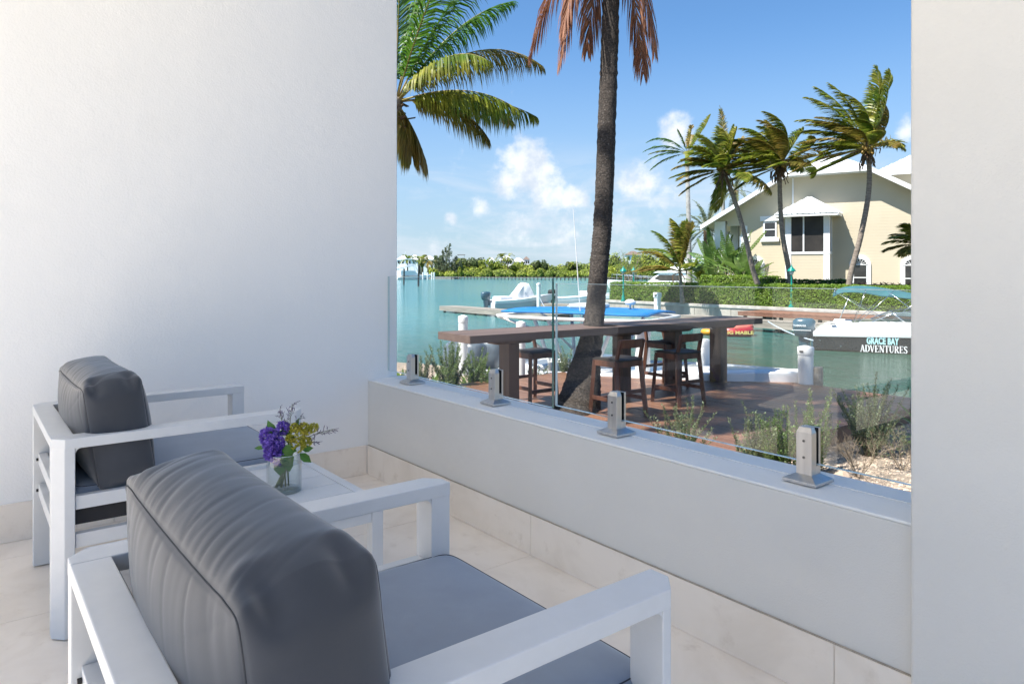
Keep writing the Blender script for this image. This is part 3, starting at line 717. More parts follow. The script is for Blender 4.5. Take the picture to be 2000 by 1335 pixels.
def leaf_quad(mb, base, d, n, L, W, fold=0.2, seg=2, curl=0.25):
    """an oval pointed leaf along d, face normal n, folded on its midrib"""
    d = d.normalized(); sd = d.cross(n).normalized(); n = sd.cross(d)
    pr = [(0, 0.0), (0.3, 0.85), (0.6, 0.9), (1.0, 0.0)]
    vs = [base]; mids = []
    vs = []
    for q, wv in pr:
        c = base + d*(L*q) - n*(curl*L*q*q)
        if wv == 0: vs.append(c)
        else: vs += [c - sd*(W*wv/2) + n*(fold*W*wv/2), c, c + sd*(W*wv/2) + n*(fold*W*wv/2)]
    mb.add(vs, [(0, 2, 1), (0, 3, 2), (1, 2, 5, 4), (2, 3, 6, 5), (4, 5, 7), (5, 6, 7)])
def blade(mb, base, d, L, W, droop=0.4, seg=3, side=None):
    """a flat strap tapering to a point, bending down"""
    d = d.normalized()
    sd = side if side is not None else d.cross(V((0, 0, 1)))
    if sd.length < 1e-3: sd = V((1, 0, 0))
    sd = sd.normalized(); p = V(base); vs = []
    for q in range(seg):
        w = W*(1-0.18*q/seg) if q else W*0.6
        vs += [p - sd*w/2, p + sd*w/2]
        p = p + d*(L/seg); d = (d + V((0, 0, -droop/seg))).normalized()
    vs.append(p); o = len(vs)-1
    fs = [(2*q, 2*q+1, 2*q+3, 2*q+2) for q in range(seg-1)] + [(2*seg-2, 2*seg-1, o)]
    mb.add(vs, fs)
def rdir(r, zmin=-1):
    while True:
        v = V((r.uniform(-1, 1), r.uniform(-1, 1), r.uniform(-1, 1)))
        if 0.1 < v.length < 1 and v.normalized().z >= zmin: return v.normalized()

def bouquet():
    # a frame as seen from the chairs: right (R), back (F), up; centre over the vase
    r = random.Random(21)
    b = thing('bouquet', (VX, VY, VZ), 'mixed bouquet of purple, lime and dried lavender flowers in the glass vase', 'flowers')
    U = V((0, 0, 1))
    b.scale = (1.24, 1.24, 1.24)
    def at(x, z, y=0.0): return RT*x + FW*y + U*(z-.012 if z > .05 else z)
    st = MB()
    for i in range(11):
        a = at(r.uniform(-.022, .010), 0.012, r.uniform(-.014, .014)); m_ = at(r.uniform(-.008, .012), .085, r.uniform(-.006, .006)); c = at(r.uniform(-.035, .04), .14, r.uniform(-.02, .02))
        st.tube([a, m_, c], [0.0022, 0.0022, 0.0018], 6)
    st.build('stems', stem_wet, b, smooth=True)
    def floret(name, m, centres, n, size, rr):
        mb = MB()
        for (cx_, cz, rad, cy) in centres:
            for i in range(int(n*1.7)):
                d = rdir(r); p = at(cx_, cz, cy) + d*rad*1.08*(0.75+0.3*r.random())
                for k in range(4):
                    q = (d + rdir(r)*0.9).normalized()
                    sd = q.cross(d).normalized()*size*0.5; L = q*size
                    mb.add([p, p+L*0.6+sd, p+L*1.1+d*size*.3, p+L*0.6-sd], [(0, 1, 2, 3)])
        return mb.build(name, m, b)
    floret('purple_flower', purple_m, [(-0.040, 0.165, 0.017, -0.01)], 70, 0.0075, 0)
    floret('purple_flower', purple_m, [(-0.022, 0.146, 0.022, -0.018), (-0.016, 0.122, 0.019, -0.02)], 100, 0.0075, 0)
    floret('purple_flower', purple_m, [(-0.030, 0.118, 0.013, -0.02), (-0.010, 0.106, 0.012, -0.022)], 50, 0.007, 0)
    floret('purple_flower', purple_m, [(-0.004, 0.184, 0.013, 0.0)], 55, 0.007, 0)
    floret('lime_flower', lime_m, [(0.040, 0.168, 0.020, 0.0), (0.052, 0.182, 0.012, 0.01), (0.030, 0.185, .010, 0)], 60, 0.0048, 0)
    floret('lime_flower', lime_m, [(0.040, 0.140, 0.017, -0.01), (0.060, 0.147, 0.012, 0.0), (0.020, 0.158, .008, -.01)], 55, 0.0048, 0)
    floret('lime_flower', lime_m, [(0.078, 0.184, 0.010, 0.01), (0.066, 0.178, .009, 0)], 40, 0.0045, 0)
    # dried sprays
    for base, tip, nb in (((0.012, 0.150), (0.022, 0.252), 16), ((0.045, 0.150), (0.135, 0.182), 15), ((0.05, 0.140), (0.092, 0.146), 9), ((0.0, 0.165), (-0.012, 0.232), 12), ((0.02, .17), (0.045, .215), 7)):
        mb = MB(); s2 = MB(); a = at(*base); c = at(*tip); s2.tube([a, (a+c)/2+V((0, 0, .004)), c], [0.0010, 0.0008, 0.0005], 4)
        for i in range(nb):
            q = 0.45+0.55*i/nb; p = a.lerp(c, q); d = ((c-a).normalized()*0.7 + rdir(r)*0.8).normalized()
            L = r.uniform(0.010, 0.022); e = p + d*L
            s2.tube([p, e], [0.0005, 0.0004], 3, False)
            for k in range(4):
                f_ = e - d*L*0.2*k; n_ = (d+rdir(r)*0.7).normalized(); sdd = n_.cross(U).normalized()*0.0014
                mb.add([f_, f_+n_*0.003+sdd, f_+n_*0.0062, f_+n_*0.003-sdd, f_+n_*.003+n_.cross(sdd)], [(0, 1, 2, 3), (0, 1, 4), (4, 1, 2), (0, 4, 3), (4, 2, 3)])
        s = s2.build('dried_spray', stem_m, b); mb.build('buds', lav_m, s)
    # leaves
    for (x, z, yv, dx, dz, L, W) in ((-0.022, 0.160, 0.0, -0.55, 0.9, 0.052, 0.030), (-0.05, .135, -.01, -1, -.12, 0.03, 0.012), (0.012, 0.160, 0, -0.1, 1, 0.03, 0.026),
                                     (0.045, 0.118, -.01, 0.8, -0.65, 0.042, 0.024), (0.005, 0.128, -.028, 0.5, -0.75, 0.05, 0.042), (0.002, 0.13, -.03, 0.9, 0.1, 0.04, 0.035),
                                     (0.034, 0.188, 0.0, 0.15, 1.0, 0.024, 0.012), (-0.005, .10, -.02, -.1, -1, .045, .035), (0.05, .125, 0, .9, .2, .03, .02), (-0.02, .165, .01, .8, .3, .03, .02), (0.015, .105, -.02, .2, -.9, .035, .03)):
        mb = MB(); leaf_quad(mb, at(x, z, yv), at(dx, dz, r.uniform(-.3, .1)), (-FW + V((0, 0, 0.5)) + rdir(r)*0.4).normalized(), L, W)
        mb.build('leaf', bouquet_leaf, b)
bouquet()

# ================================================================== ON THE DECK
# long high table the palm grows through
TROT = radians(-2.6)
t = thing('bar_table', (-3.243, 2.978, DECK), 'long thick brown high bar table with a palm growing through it', 'table', rz=TROT)
def table_top():
    # top in local coordinates: x from -0.75 to 0, y 0..5.75 ; hole for the trunk; boards run along y
    L = 5.78; hx, hy, hr = -0.30, 2.46, 0.235
    w = 0.75/5
    for i in range(5):
        x0 = -0.75+i*w+0.0015; x1 = x0+w-0.003
        lo, hi = hy, hy
        # each board is cut back where it meets the hole
        def cut(x):
            q = hr*hr-(x-hx)**2
            return sqrt(q) if q > 0 else 0.0
        xs = [x0+(x1-x0)*k/6 for k in range(7)]
        cs = [cut(x) for x in xs]
        if max(cs) <= 0:
            MB().box(x0, 0, 0.985, x1, L, 1.07).build('top_board', tablewood, t, 0.003)
        else:
            full = min(cs) > 0
            if full:
                MB().prism([(x0, 0), (x1, 0)]+[(x, hy-c) for x, c in zip(xs[::-1], cs[::-1])], 0.985, 1.07).build('top_board', tablewood, t, 0.002)
                MB().prism([(x1, L), (x0, L)]+[(x, hy+c) for x, c in zip(xs, cs)], 0.985, 1.07).build('top_board', tablewood, t, 0.002)
            else:
                MB().prism([(x0, 0), (x1, 0), (x1, hy-cut(x1)-0.001)]+[(x, hy-c-0.001) for x, c in zip(xs[::-1][1:], cs[::-1][1:])], 0.985, 1.07).build('top_board', tablewood, t, 0.002)
                MB().prism([(x1, L), (x0, L), (x0, hy+cut(x0)+0.001)]+[(x, hy+c+0.001) for x, c in zip(xs[1:], cs[1:])], 0.985, 1.07).build('top_board', tablewood, t, 0.002)
table_top()
MB().box(0.001, -0.02, 0.975, 0.022, 5.80, 1.072).build('edge_board', tablewood, t, 0.003)
MB().box(-0.772, -0.02, 0.975, -0.751, 5.80, 1.072).build('edge_board', tablewood, t, 0.003)
MB().box(-0.750, -0.022, 0.975, 0.0, -0.001, 1.072).build('edge_board', tablewood, t, 0.003)
MB().box(-0.750, 5.781, 0.975, 0.0, 5.802, 1.072).build('edge_board', tablewood, t, 0.003)
for yl in (0.86, 2.93, 4.06, 5.18):
    MB().box(-0.52, yl-0.085, 0.0, -0.29, yl+0.085, 0.90).build('leg', legwood, t, 0.004)
    mb = MB(); pr = [(yl-0.36, 0.974), (yl-0.36, 0.945), (yl-0.26, 0.902), (yl+0.26, 0.902), (yl+0.36, 0.945), (yl+0.36, 0.974)]
    n = len(pr); mb.add([(-0.52, a, b) for a, b in pr]+[(-0.29, a, b) for a, b in pr], [tuple(range(n)), tuple(range(2*n-1, n-1, -1))]+[((i+1) % n, i, n+i, n+(i+1) % n) for i in range(n)])
    mb.build('bracket', legwood, t, 0.003)

def stool(loc, rz, label):
    t = thing('bar_stool', loc, label, 'bar stool', 'wooden bar stools at the high table', rz)
    # local: seat faces +y, backrest at -y
    S = 0.215; b = 0.255; SH = 0.72
    for sx in (-1, 1):
        MB().slab((sx*S, 0.205, SH-0.02), (sx*b, 0.245, 0), 0.050, 0.050).build('leg', stoolwood, t, 0.003)
        mb = MB(); mb.slab((sx*S, -0.195, SH), (sx*b, -0.265, 0), 0.050, 0.055); mb.build('leg', stoolwood, t, 0.003)
        MB().slab((sx*S*0.99, -0.195, SH+0.001), (sx*S*0.93, -0.262, 0.985), 0.036, 0.045, V((0, 1, 0))).build('back_post', stoolwood, t, 0.003)
        MB().slab((sx*0.243, -0.225, 0.22), (sx*0.243, 0.222, 0.22), 0.025, 0.05).build('side_stretcher', stoolwood, t, 0.002)
        MB().box(sx*S-0.018, -0.172, SH-0.085, sx*S+0.018, 0.182, SH-0.012).build('seat_rail', stoolwood, t, 0.002)
    MB().box(-S+0.022, 0.190, SH-0.085, S-0.022, 0.222, SH-0.012).build('seat_rail', stoolwood, t, 0.002)
    MB().box(-S+0.022, -0.212, SH-0.085, S-0.022, -0.180, SH-0.012).build('seat_rail', stoolwood, t, 0.002)
    MB().box(-0.22, 0.222, 0.155, 0.22, 0.250, 0.205).build('foot_rest', stoolwood, t, 0.002)
    MB().box(-0.22, -0.258, 0.30, 0.22, -0.232, 0.345).build('rear_stretcher', stoolwood, t, 0.002)
    # curved top rail of the back
    mb = MB(); rings = []
    for k in range(9):
        a = -1+2*k/8; x = a*0.205; yy = -0.245-0.035*(1-a*a)
        rings.append([V((x, yy-0.011, 0.885)), V((x, yy+0.011, 0.885)), V((x, yy-0.006, 0.995)), V((x, yy-0.026, 0.995))])
    mb.loft(rings); mb.build('back_rail', stoolwood, t, 0.002, smooth=False)
    # dished woven seat
    mb = MB(); n = 10; g = []
    for i in range(n+1):
        for j in range(n+1):
            u = -1+2*i/n; v = -1+2*j/n
            g.append(V((u*0.232, v*0.232*(1 if v < 0 else 1.0)+0.005, SH+0.018+0.018*(u*u)-0.020*max(0, v)**4*1.2-0.012*(max(abs(u), abs(v))**8))))
    vs = g+[V((p.x, p.y, SH-0.011)) for p in g]; N = n+1; fs = []
    for i in range(n):
        for j in range(n): fs.append((i*N+j, (i+1)*N+j, (i+1)*N+j+1, i*N+j+1)); fs.append(tuple(N*N+q for q in (i*N+j, i*N+j+1, (i+1)*N+j+1, (i+1)*N+j)))
    for i in range(n):
        fs += [(i*N, N*N+i*N, N*N+(i+1)*N, (i+1)*N), (i*N+n, (i+1)*N+n, N*N+(i+1)*N+n, N*N+i*N+n), (i, i+1, N*N+i+1, N*N+i), (n*N+i, N*N+n*N+i, N*N+n*N+i+1, n*N+i+1)]
    mb.add(vs, fs); mb.build('seat', seatpad_m, t, smooth=False)
    return t
s0 = stool((-2.56, 4.83, DECK), radians(88), 'bar stool with curved back right of the palm trunk, in full view')
for (x, yy, rz, lab) in ((-2.62, 6.12, 86, 'second bar stool right of the palm trunk, on the near side of the table'),
                        (-3.95, 4.55, -90, 'bar stool at the left end of the table, left of the palm trunk'),
                        (-3.62, 7.05, -92, 'bar stool on the water side of the table beside its right leg')):
    c = copy_tree(s0); c.location = (x, yy, DECK); c.rotation_euler = (0, 0, radians(rz)); c['label'] = lab

# white sleeved mooring piles at the deck edge
pile0 = None
for (x, yy, zt, r_, lab) in ((-7.817, 5.95, 0.344, 0.093, 'leftmost white mooring pile standing left of the table end'),
                            (-6.165, 6.1, 0.311, 0.082, 'white mooring pile behind the left end of the table'),
                            (-5.30, 7.0, 0.20, 0.093, 'white mooring pile seen in the gap between the glass panes'),
                            (-4.72, 7.75, 0.20, 0.135, 'thick white mooring pile right behind the palm trunk'),
                            (-4.446, 9.20, -0.0615, 0.10, 'white mooring pile behind the stools near the table right leg'),
                            (-2.395, 9.14, -0.02, 0.122, 'broad white mooring pile alone at the right of the deck')):
    t = thing('mooring_pile', (x, yy, 0), lab, 'piling', 'white mooring piles along the deck')
    mb = MB(); mb.lathe([(r_, SEA-1.5), (r_, zt-0.105)], 28); mb.build('sleeve', white_pvc, t, smooth=True, autosmooth=40)
    mb = MB(); mb.lathe([(r_*1.05, zt-0.15), (r_*1.07, zt-0.145), (r_*1.07, zt-0.035), (r_*1.0, zt-0.022), (r_*0.35, zt), (0.001, zt+0.001)], 28); mb.build('cap', white_pvc, t, smooth=True, autosmooth=50)
    if r_ > 0.11 and x > -3:
        mb = MB(); mb.box(-0.035, -r_*1.07-0.012, zt-0.10, 0.03, -r_*1.03, zt-0.075); mb.build('bracket', rubber, t, 0.003)
        mb = MB(); mb.tube([(0.14, 0.12, SEA-1), (0.14, 0.12, DECK+0.28)], 0.085, 14); mb.build('timber_post', dockgrey, t)

# ================================================================== PLANTS
WIND = V((-0.35, -0.45, 0))*1.0     # towards the left of the picture
UP = V((0, 0, 1))
def rf(x, z, y=0.0): return RT*x + FW*y + UP*z

def frond(parent, base, d0, L, m, rm, bend=0.9, wind=V((0, 0, 0)), n=60, ll=0.55, lw=0.028, seed=0, segs=12, hang=0.6, spread=1.0, lift=0.28, lw_=0.25, rr=0.018, start=0.16, tip_dry=0.0, lseg=3):
    r = random.Random(seed)
    d = d0.normalized(); p = V(base); pts = [p.copy()]; dirs = [d.copy()]
    for i in range(segs):
        q = (i+1)/segs
        d = (d + (V((0, 0, -1))*bend*(0.35+q) + wind*(0.3+q))*(1.0/segs)).normalized()
        p = p + d*(L/segs); pts.append(p.copy()); dirs.append(d.copy())
    rb = MB(); rb.tube(pts, [rr*(1-0.85*i/segs) for i in range(segs+1)], 5)
    ro = rb.build('frond', rm, parent, smooth=True)
    mb = MB()
    for k in range(n):
        q = start + (1-start)*(k+r.random()*0.6)/n
        f = q*segs; i = min(int(f), segs-1); u = f-i
        b = pts[i].lerp(pts[i+1], u); dd = dirs[i].lerp(dirs[i+1], u).normalized()
        sd = dd.cross(UP)
        if sd.length < 0.15: sd = RT.copy()
        sd.normalize(); nn = sd.cross(dd)
        prof = min(1.0, 0.45+2.2*(q-start))*(1.0 if q < 0.6 else 1-0.75*((q-0.6)/0.4)**1.3)
        for s in (-1, 1):
            if r.random() < 0.03: continue
            l = ll*prof*r.uniform(0.8, 1.1)
            ld = (sd*s*spread*(0.95-0.45*q) + dd*(0.45+0.55*q) + nn*lift + rdir(r)*0.10 + wind*lw_)
            w_ = lw*r.uniform(0.8, 1.15); ld.normalize()
            pp = b.copy(); vs = []
            side = ld.cross(nn*0.8+rdir(r)*0.5).normalized()
            for g in range(lseg):
                ww = w_*(1-0.25*g/lseg) if g else w_*0.5
                vs += [pp - side*ww/2, pp + side*ww/2]
                ld = (ld + V((0, 0, -hang*(0.5+g)*r.uniform(.7, 1.2)/lseg)) + wind*0.5*(g+0.5)/lseg).normalized()
                pp = pp + ld*(l/lseg)
            vs.append(pp); o = len(vs)-1
            mb.add(vs, [(2*g, 2*g+1, 2*g+3, 2*g+2) for g in range(lseg-1)]+[(2*lseg-2, 2*lseg-1, o)])
    mb.build('leaflets', m, ro)
    return ro

def trunk_mesh(pts, rads, n=16, ring=0.0, steps=60, seed=1, rgh=0.03):
    """smooth trunk along a Catmull-Rom path with leaf-scar rings"""
    pts = [V(p) for p in pts]; P = [pts[0]*2-pts[1]]+pts+[pts[-1]*2-pts[-2]]
    out = []; rr = []
    m_ = len(pts)-1
    for i in range(steps+1):
        t = i/steps*m_; k = min(int(t), m_-1); u = t-k
        a, b, c, d = P[k], P[k+1], P[k+2], P[k+3]
        out.append(0.5*((2*b)+(c-a)*u+(2*a-5*b+4*c-d)*u*u+(3*b-a-3*c+d)*u**3))
        q = rads[k]*(1-u)+rads[k+1]*u
        rr.append(q*(1+(ring*(1 if i % 2 else -1)))*(1+rgh*noise.noise(V((i*0.9, seed, 0)))))
    mb = MB(); mb.tube(out, rr, n)
    vs = []
    for i, p in enumerate(mb.v):
        k = i//n; c = out[min(k, steps)]
        v = V(p); vs.append(tuple(c+(v-c)*(1+rgh*noise.noise(v*9.0+V((seed, 0, 0))))))
    mb.v = vs
    return mb

# --- the dark palm growing through the table
t = thing('coconut_palm', (-3.161, 4.702, GRAV), 'dark trunked coconut palm rising through the high table with dry brown fronds', 'palm tree')
t0 = t.location.copy()
path = [V((-3.00, 4.45, -0.9)), V((-3.161, 4.702, -0.62)), V((-3.40, 5.10, 0.0)), V((-3.60, 5.42, 0.42)), V((-3.70, 5.63, 1.30)), V((-3.76, 5.78, 2.1)), V((-3.90, 6.02, 3.9)), V((-4.0, 6.2, 5.6)), V((-4.05, 6.3, 7.2))]
trunk_mesh([p-t0 for p in path], [0.36, 0.30, 0.185, 0.150, 0.138, 0.142, 0.14, 0.132, 0.13], 26, 0.016, 240, 5, 0.07).build('trunk', trunk_dark, t, smooth=True)
# flare of roots at the deck
cr = path[-1]-t0
r = random.Random(5)
for k in range(22):
    a = k*2.4; el = r.uniform(0.35, 1.3)
    frond(t, cr+V((0, 0, .2)), V((cos(a)*cos(el), sin(a)*cos(el), sin(el))), r.uniform(2.7, 3.3), frond_green if k % 3 else frond_yellow, rachis_m, bend=0.9, wind=WIND*0.35, n=64, ll=0.62, lw=0.032, seed=k, hang=0.7)
for k, (x, z, L, yv) in enumerate([(-0.40, -0.75, 2.8, -0.1), (-0.62, -0.62, 2.75, 0.15), (-0.24, -0.9, 2.3, 0.25), (0.26, -0.85, 2.75, 0.1), (0.30, -0.8, 2.6, -0.2), (-.48, -.75, 2.4, -.25)]):
    frond(t, cr+V((0, 0, -.1)), rf(x, z, yv), L, frond_dry, rachis_dry, bend=1.3, wind=V((0, 0, 0)), n=84, ll=0.85, lw=0.026, seed=40+k, hang=1.3, spread=0.72, lift=.05)

# --- the coconut palm left, cut off by the wall
c2 = pos(772, 16.0, zat(200, 16.0))
t = thing('coconut_palm', (c2.x-0.3, c2.y-0.4, GRAV), 'coconut palm half hidden by the left wall with green and yellow fronds', 'palm tree')
t0 = t.location.copy()
trunk_mesh([p-t0 for p in (V((c2.x-0.35, c2.y-0.5, GRAV)), V((c2.x-0.22, c2.y-0.3, 1.0)), V((c2.x-0.12, c2.y-.1, 3.2)), V((c2.x, c2.y, c2.z+.1)))], [0.2, 0.15, 0.14, 0.17], 16, 0.02, 80).build('trunk', trunk_grey, t, smooth=True)
cr = c2-t0
hb = MB(); r = random.Random(9)
for k in range(30):
    a = k*2.4; d = V((cos(a), sin(a), r.uniform(-.9, .5))).normalized(); b = cr+V((0, 0, r.uniform(-.55, .1)))
    hb.slab(b, b+d*r.uniform(.25, .5), 0.09, 0.02)
hb.build('husk', husk, t)
specs = [  # (right, up, forward, length, bend, material, hang)
    (0.80, 0.80, -0.15, 2.95, 1.75, 1, 1.3), (0.92, 0.22, 0.2, 2.6, 0.75, 0, 1.5), (0.85, 0.22, -0.3, 2.35, 1.0, 0, 1.1), (0.55, 0.10, 0.0, 1.9, 1.6, 1, 1.0),
    (0.55, 0.95, 0.2, 3.1, 1.0, 0, .7), (0.35, 1.0, -0.3, 3.2, .85, 0, .6), (0.15, 1.0, 0.3, 3.3, .7, 0, .6), 
    (0.40, -0.55, 0.0, 1.2, 1.0, 1, .8), (0.30, -0.7, -0.2, 1.0, 0.8, 1, .6), (-0.7, 0.6, 0.2, 3.0, 1.3, 0, .7), (-0.8, 0.2, -0.3, 3.0, 1.4, 0, .7), (-0.3, 0.9, -0.5, 3.0, 1.1, 0, .7),
    (0.62, 0.55, -0.6, 2.5, 1.3, 0, .9), (0.05, 1.0, -0.1, 3.0, 0.4, 0, .5), (0.48, 1.0, -0.05, 3.2, 0.75, 0, .6), (0.75, .45, .5, 2.6, 1.3, 1, 1.0), (-.2, 1, .1, 3, .5, 0, .5)]
for k, (x, z, yv, L, b, mm, hg) in enumerate(specs):
    frond(t, cr+rf(x, z*0.6, yv)*0.15, rf(x, z, yv), L*1.24, frond_yellow if mm else (frond_fresh if z >= .8 else frond_green), rachis_m, bend=b, wind=V((0, 0, 0)), n=110, ll=0.98, lw=0.044, seed=100+k, hang=hg*2.1, lift=-0.05, spread=.8, rr=0.024, segs=14, start=.12)

# --- tall palm beside the house, unseen behind the left wall, placed there to shade the deck
t = thing('coconut_palm', (-3.4, -0.6, GRAV), 'unseen tall coconut palm left of the terrace, placed to shade the deck', 'palm tree')
t0 = t.location.copy(); crn = V((-2.75, -0.15, 11.9))
trunk_mesh([p-t0 for p in (V((-3.4, -.6, GRAV)), V((-3.35, -.55, 4)), V((-3.15, -.4, 8)), crn)], [0.2, 0.15, 0.13, 0.13], 14, 0.02, 60).build('trunk', trunk_grey, t, smooth=True)
r = random.Random(77)
for k in range(30):
    a = k*2.4; el = r.uniform(-0.35, 1.2)
    frond(t, crn-t0, V((cos(a)*cos(el), sin(a)*cos(el), sin(el))), r.uniform(2.1, 2.9), frond_green, rachis_m, bend=1.4, n=46, ll=0.62, lw=0.05, seed=300+k, hang=0.7)

# --- palms in front of the yellow house
def wind_palm(px, D, pyc, base_px, label, seed, lean, nf=22, L=2.6, spec=None, group='coconut palms on the far bank', rt=0.16, mats_=(0, 0, 1), dead=16, nuts=10, wind=1.0, royal=False):
    b = pos(base_px, D, LAND); zc = zat(pyc, D)
    c = pos(px, D, zc)
    t = thing('coconut_palm' if not royal else 'royal_palm', (b.x, b.y, b.z), label, 'palm tree', group)
    H = zc-LAND
    pts = []
    for q, l in lean:
        pp = b.lerp(c, q); pp.z = LAND + H*q; pts.append(pp + RT*l - b)
    trunk_mesh(pts, [rt*1.5]+[rt*(1-0.25*i/len(pts)) for i in range(1, len(pts))], 12, 0.03, int(H*9), seed).build('trunk', trunk_royal if royal else trunk_grey, t, smooth=True)
    cr = c-b
    r = random.Random(seed)
    if royal:
        mb = MB(); mb.tube([cr-UP*0.1, cr+UP*0.5, cr+UP*1.1], [rt*0.9, rt*0.95, rt*0.4], 10); mb.build('crownshaft', crownshaft, t, smooth=True); cr = cr+UP*1.0
    else:
        hb = MB()
        for k in range(dead):
            a = k*2.4; d = V((cos(a)*.55, sin(a)*.55, r.uniform(-1.3, .25))).normalized(); bb = cr+V((0, 0, r.uniform(-.15, .25)))
            e = bb+d*r.uniform(.4, 1.0); hb.slab(bb, e, 0.10, 0.03); hb.slab(e, e+V((r.uniform(-.12, .12), r.uniform(-.12, .12), -r.uniform(.2, .5))), 0.07, 0.02)
        hb.build('husk', husk, t)
        if nuts:
            nb = MB()
            for k in range(nuts):
                a = r.uniform(0, 6.28); q = cr+V((cos(a)*.32, sin(a)*.32, r.uniform(-.25, .15)))
                nb.lathe([(0.01, -.12), (.09, -.06), (.115, .02), (.07, .10), (.01, .13)], 7, q)
            nb.build('coconuts', coconut_m, t, smooth=True)
    wv = -RT*1.5 + FW*0.2
    for k in range(nf):
        if spec and k < len(spec):
            x, z, yv, Lf, bd, mm = spec[k]; d = rf(x, z, yv); w_ = wv*wind*0.35
            hg = 0.5
        else:
            a = k*2.4+seed; el = r.uniform(-.1, 1.25); d = V((cos(a)*cos(el), sin(a)*cos(el), sin(el))); Lf = L*r.uniform(1.0, 1.3); bd = 0.75; mm = mats_[k % len(mats_)]; w_ = wv*wind; hg = .5
        frond(t, cr, d, Lf, (frond_green, frond_yellow, frond_fresh)[mm], rachis_m, bend=bd, wind=w_, n=74, ll=1.0 if not royal else 0.85, lw=0.085, seed=seed*50+k, hang=hg, lw_=.5, lift=.12, rr=0.03, segs=10, lseg=3)
    return t

wind_palm(1413, 43, 333, 1496, 'leaning coconut palm at the left end of the yellow house, curved grey trunk', 11,
    [(0, 0), (.25, -.10), (.5, .05), (.75, .12), (1, 0)], nf=28, L=2.6, spec=[
    (-0.9, .45, .1, 3.1, 1.0, 1), (-1, .05, -.1, 2.9, .7, 1), (-.9, -.35, .1, 2.9, .6, 1), (-.15, -1, 0, 2.4, .3, 0), (.05, -1, .2, 2.5, .3, 0), (.1, 1, .1, 2.8, .5, 0), (-.3, 1, -.1, 2.8, 1.0, 0), (.35, 1, 0, 2.7, 1.0, 0),
    (.7, .6, .1, 2.2, 1.2, 0), (-.8, .8, .2, 2.8, 1.3, 0), (-.6, .9, -.3, 2.9, 1.1, 0), (.5, .9, .2, 2.6, .9, 1)], wind=.8)
wind_palm(1523, 43, 326, 1549, 'windblown coconut palm in front of the screened bay window', 12,
    [(0, 0), (.25, -.04), (.5, -.22), (.75, -.18), (1, 0)], nf=38, L=3.3, wind=1.5, dead=26, spec=[
    (-.9, .7, .2, 3.7, 1.2, 0), (-1, .35, -.2, 3.9, 1.0, 1), (-.7, 1, .1, 3.7, 1.3, 0), (-.3, 1, -.1, 3.6, 1.2, 0), (.15, 1, .1, 3.2, .9, 1), (.5, .9, -.1, 2.6, 1.4, 0), (.7, .5, .2, 1.9, 1.8, 0), (-1, 0, .3, 3.3, 1.0, 0), (-.9, -.3, 0, 3.0, .8, 0), (.4, .4, -.5, 1.7, 1.6, 1), (-.8, .9, .3, 3.8, 1.25, 1)])
wind_palm(1692, 40, 292, 1655, 'tallest windblown coconut palm at the right of the yellow house with coconuts', 13,
    [(0, 0), (.2, -.05), (.45, .26), (.7, .42), (.88, .3), (1, 0)], nf=34, L=3.2, wind=1.3, dead=30, nuts=16, spec=[
    (-1, .25, .1, 4.2, .8, 1), (-.95, .45, -.2, 4.2, .9, 1), (-1, -.05, .2, 4.3, .8, 1), (-.7, .85, .1, 4.3, .9, 0), (-.55, 1, -.1, 4.7, .7, 0), (-.3, 1, .1, 4.7, .5, 0), (-.75, .7, .3, 4.2, .9, 0), (-.1, 1, .1, 4.5, .6, 0),
    (.42, 1, 0, 4.9, -.15, 0), (.52, .95, -.1, 4.6, .0, 0), (.48, 1, .2, 4.2, -.1, 0), (.75, .35, .1, 2.4, .9, 0), (-.9, .1, -.3, 3.6, 1.0, 0), (.6, .3, -.2, 2.0, 1.2, 0)])
wind_palm(1342, 66, 320, 1346, 'slim royal palm with smooth pale trunk left of the yellow house', 14,
    [(0, 0), (.3, .05), (.6, .05), (1, 0)], nf=11, L=3.4, royal=True, rt=0.24, wind=.5, group='royal palms on the far bank', spec=[
    (-1, .6, .1, 4.2, 1.2, 2), (-1, .15, -.1, 4.2, 1.0, 2), (-.8, 1, .1, 4.2, 1.6, 2), (.2, 1, 0, 2.6, 1.0, 1), (-.9, -.1, .2, 3.7, .9, 2), (.8, .5, .3, 3.5, 1.4, 2), (-.2, 1, .1, 2.4, .3, 2)])
wind_palm(1412, 80, 330, 1412, 'slender royal palm standing behind the leaning palm', 15, [(0, 0), (.5, 0), (1, 0)], nf=9, L=3.4, royal=True, rt=0.24, wind=.5, group='royal palms on the far bank', spec=[(.05, 1, 0, 6.2, .05, 1), (-1, .7, 0, 4.8, 1.5, 0), (.9, .7, .1, 4, 1.5, 0), (-.5, 1, .1, 4.2, 1.3, 0)])
wind_palm(1328, 46, 530, 1333, 'short young coconut palm arching left beside the royal palm', 16, [(0, 0), (.5, .0), (1, 0)], nf=14, L=3.0, dead=4, nuts=0, rt=.12, wind=.9, spec=[
    (.25, 1, 0, 3.3, 1.0, 0), (.1, 1, .1, 3.5, 1.3, 1), (-.2, 1, 0, 3.3, 1.2, 0), (.3, 1, .1, 3.3, .2, 1), (-.6, .8, .1, 3.0, 1.1, 1), (-.9, .4, 0, 2.6, .8, 1), (.35, 1, -.1, 3.2, .5, 1)])
wind_palm(1795, 42, 478, 1795, 'low palm at the far right edge of the yellow house', 17, [(0, 0), (.5, 0), (1, 0)], nf=14, L=1.5, dead=4, nuts=0, rt=.12, wind=.3)
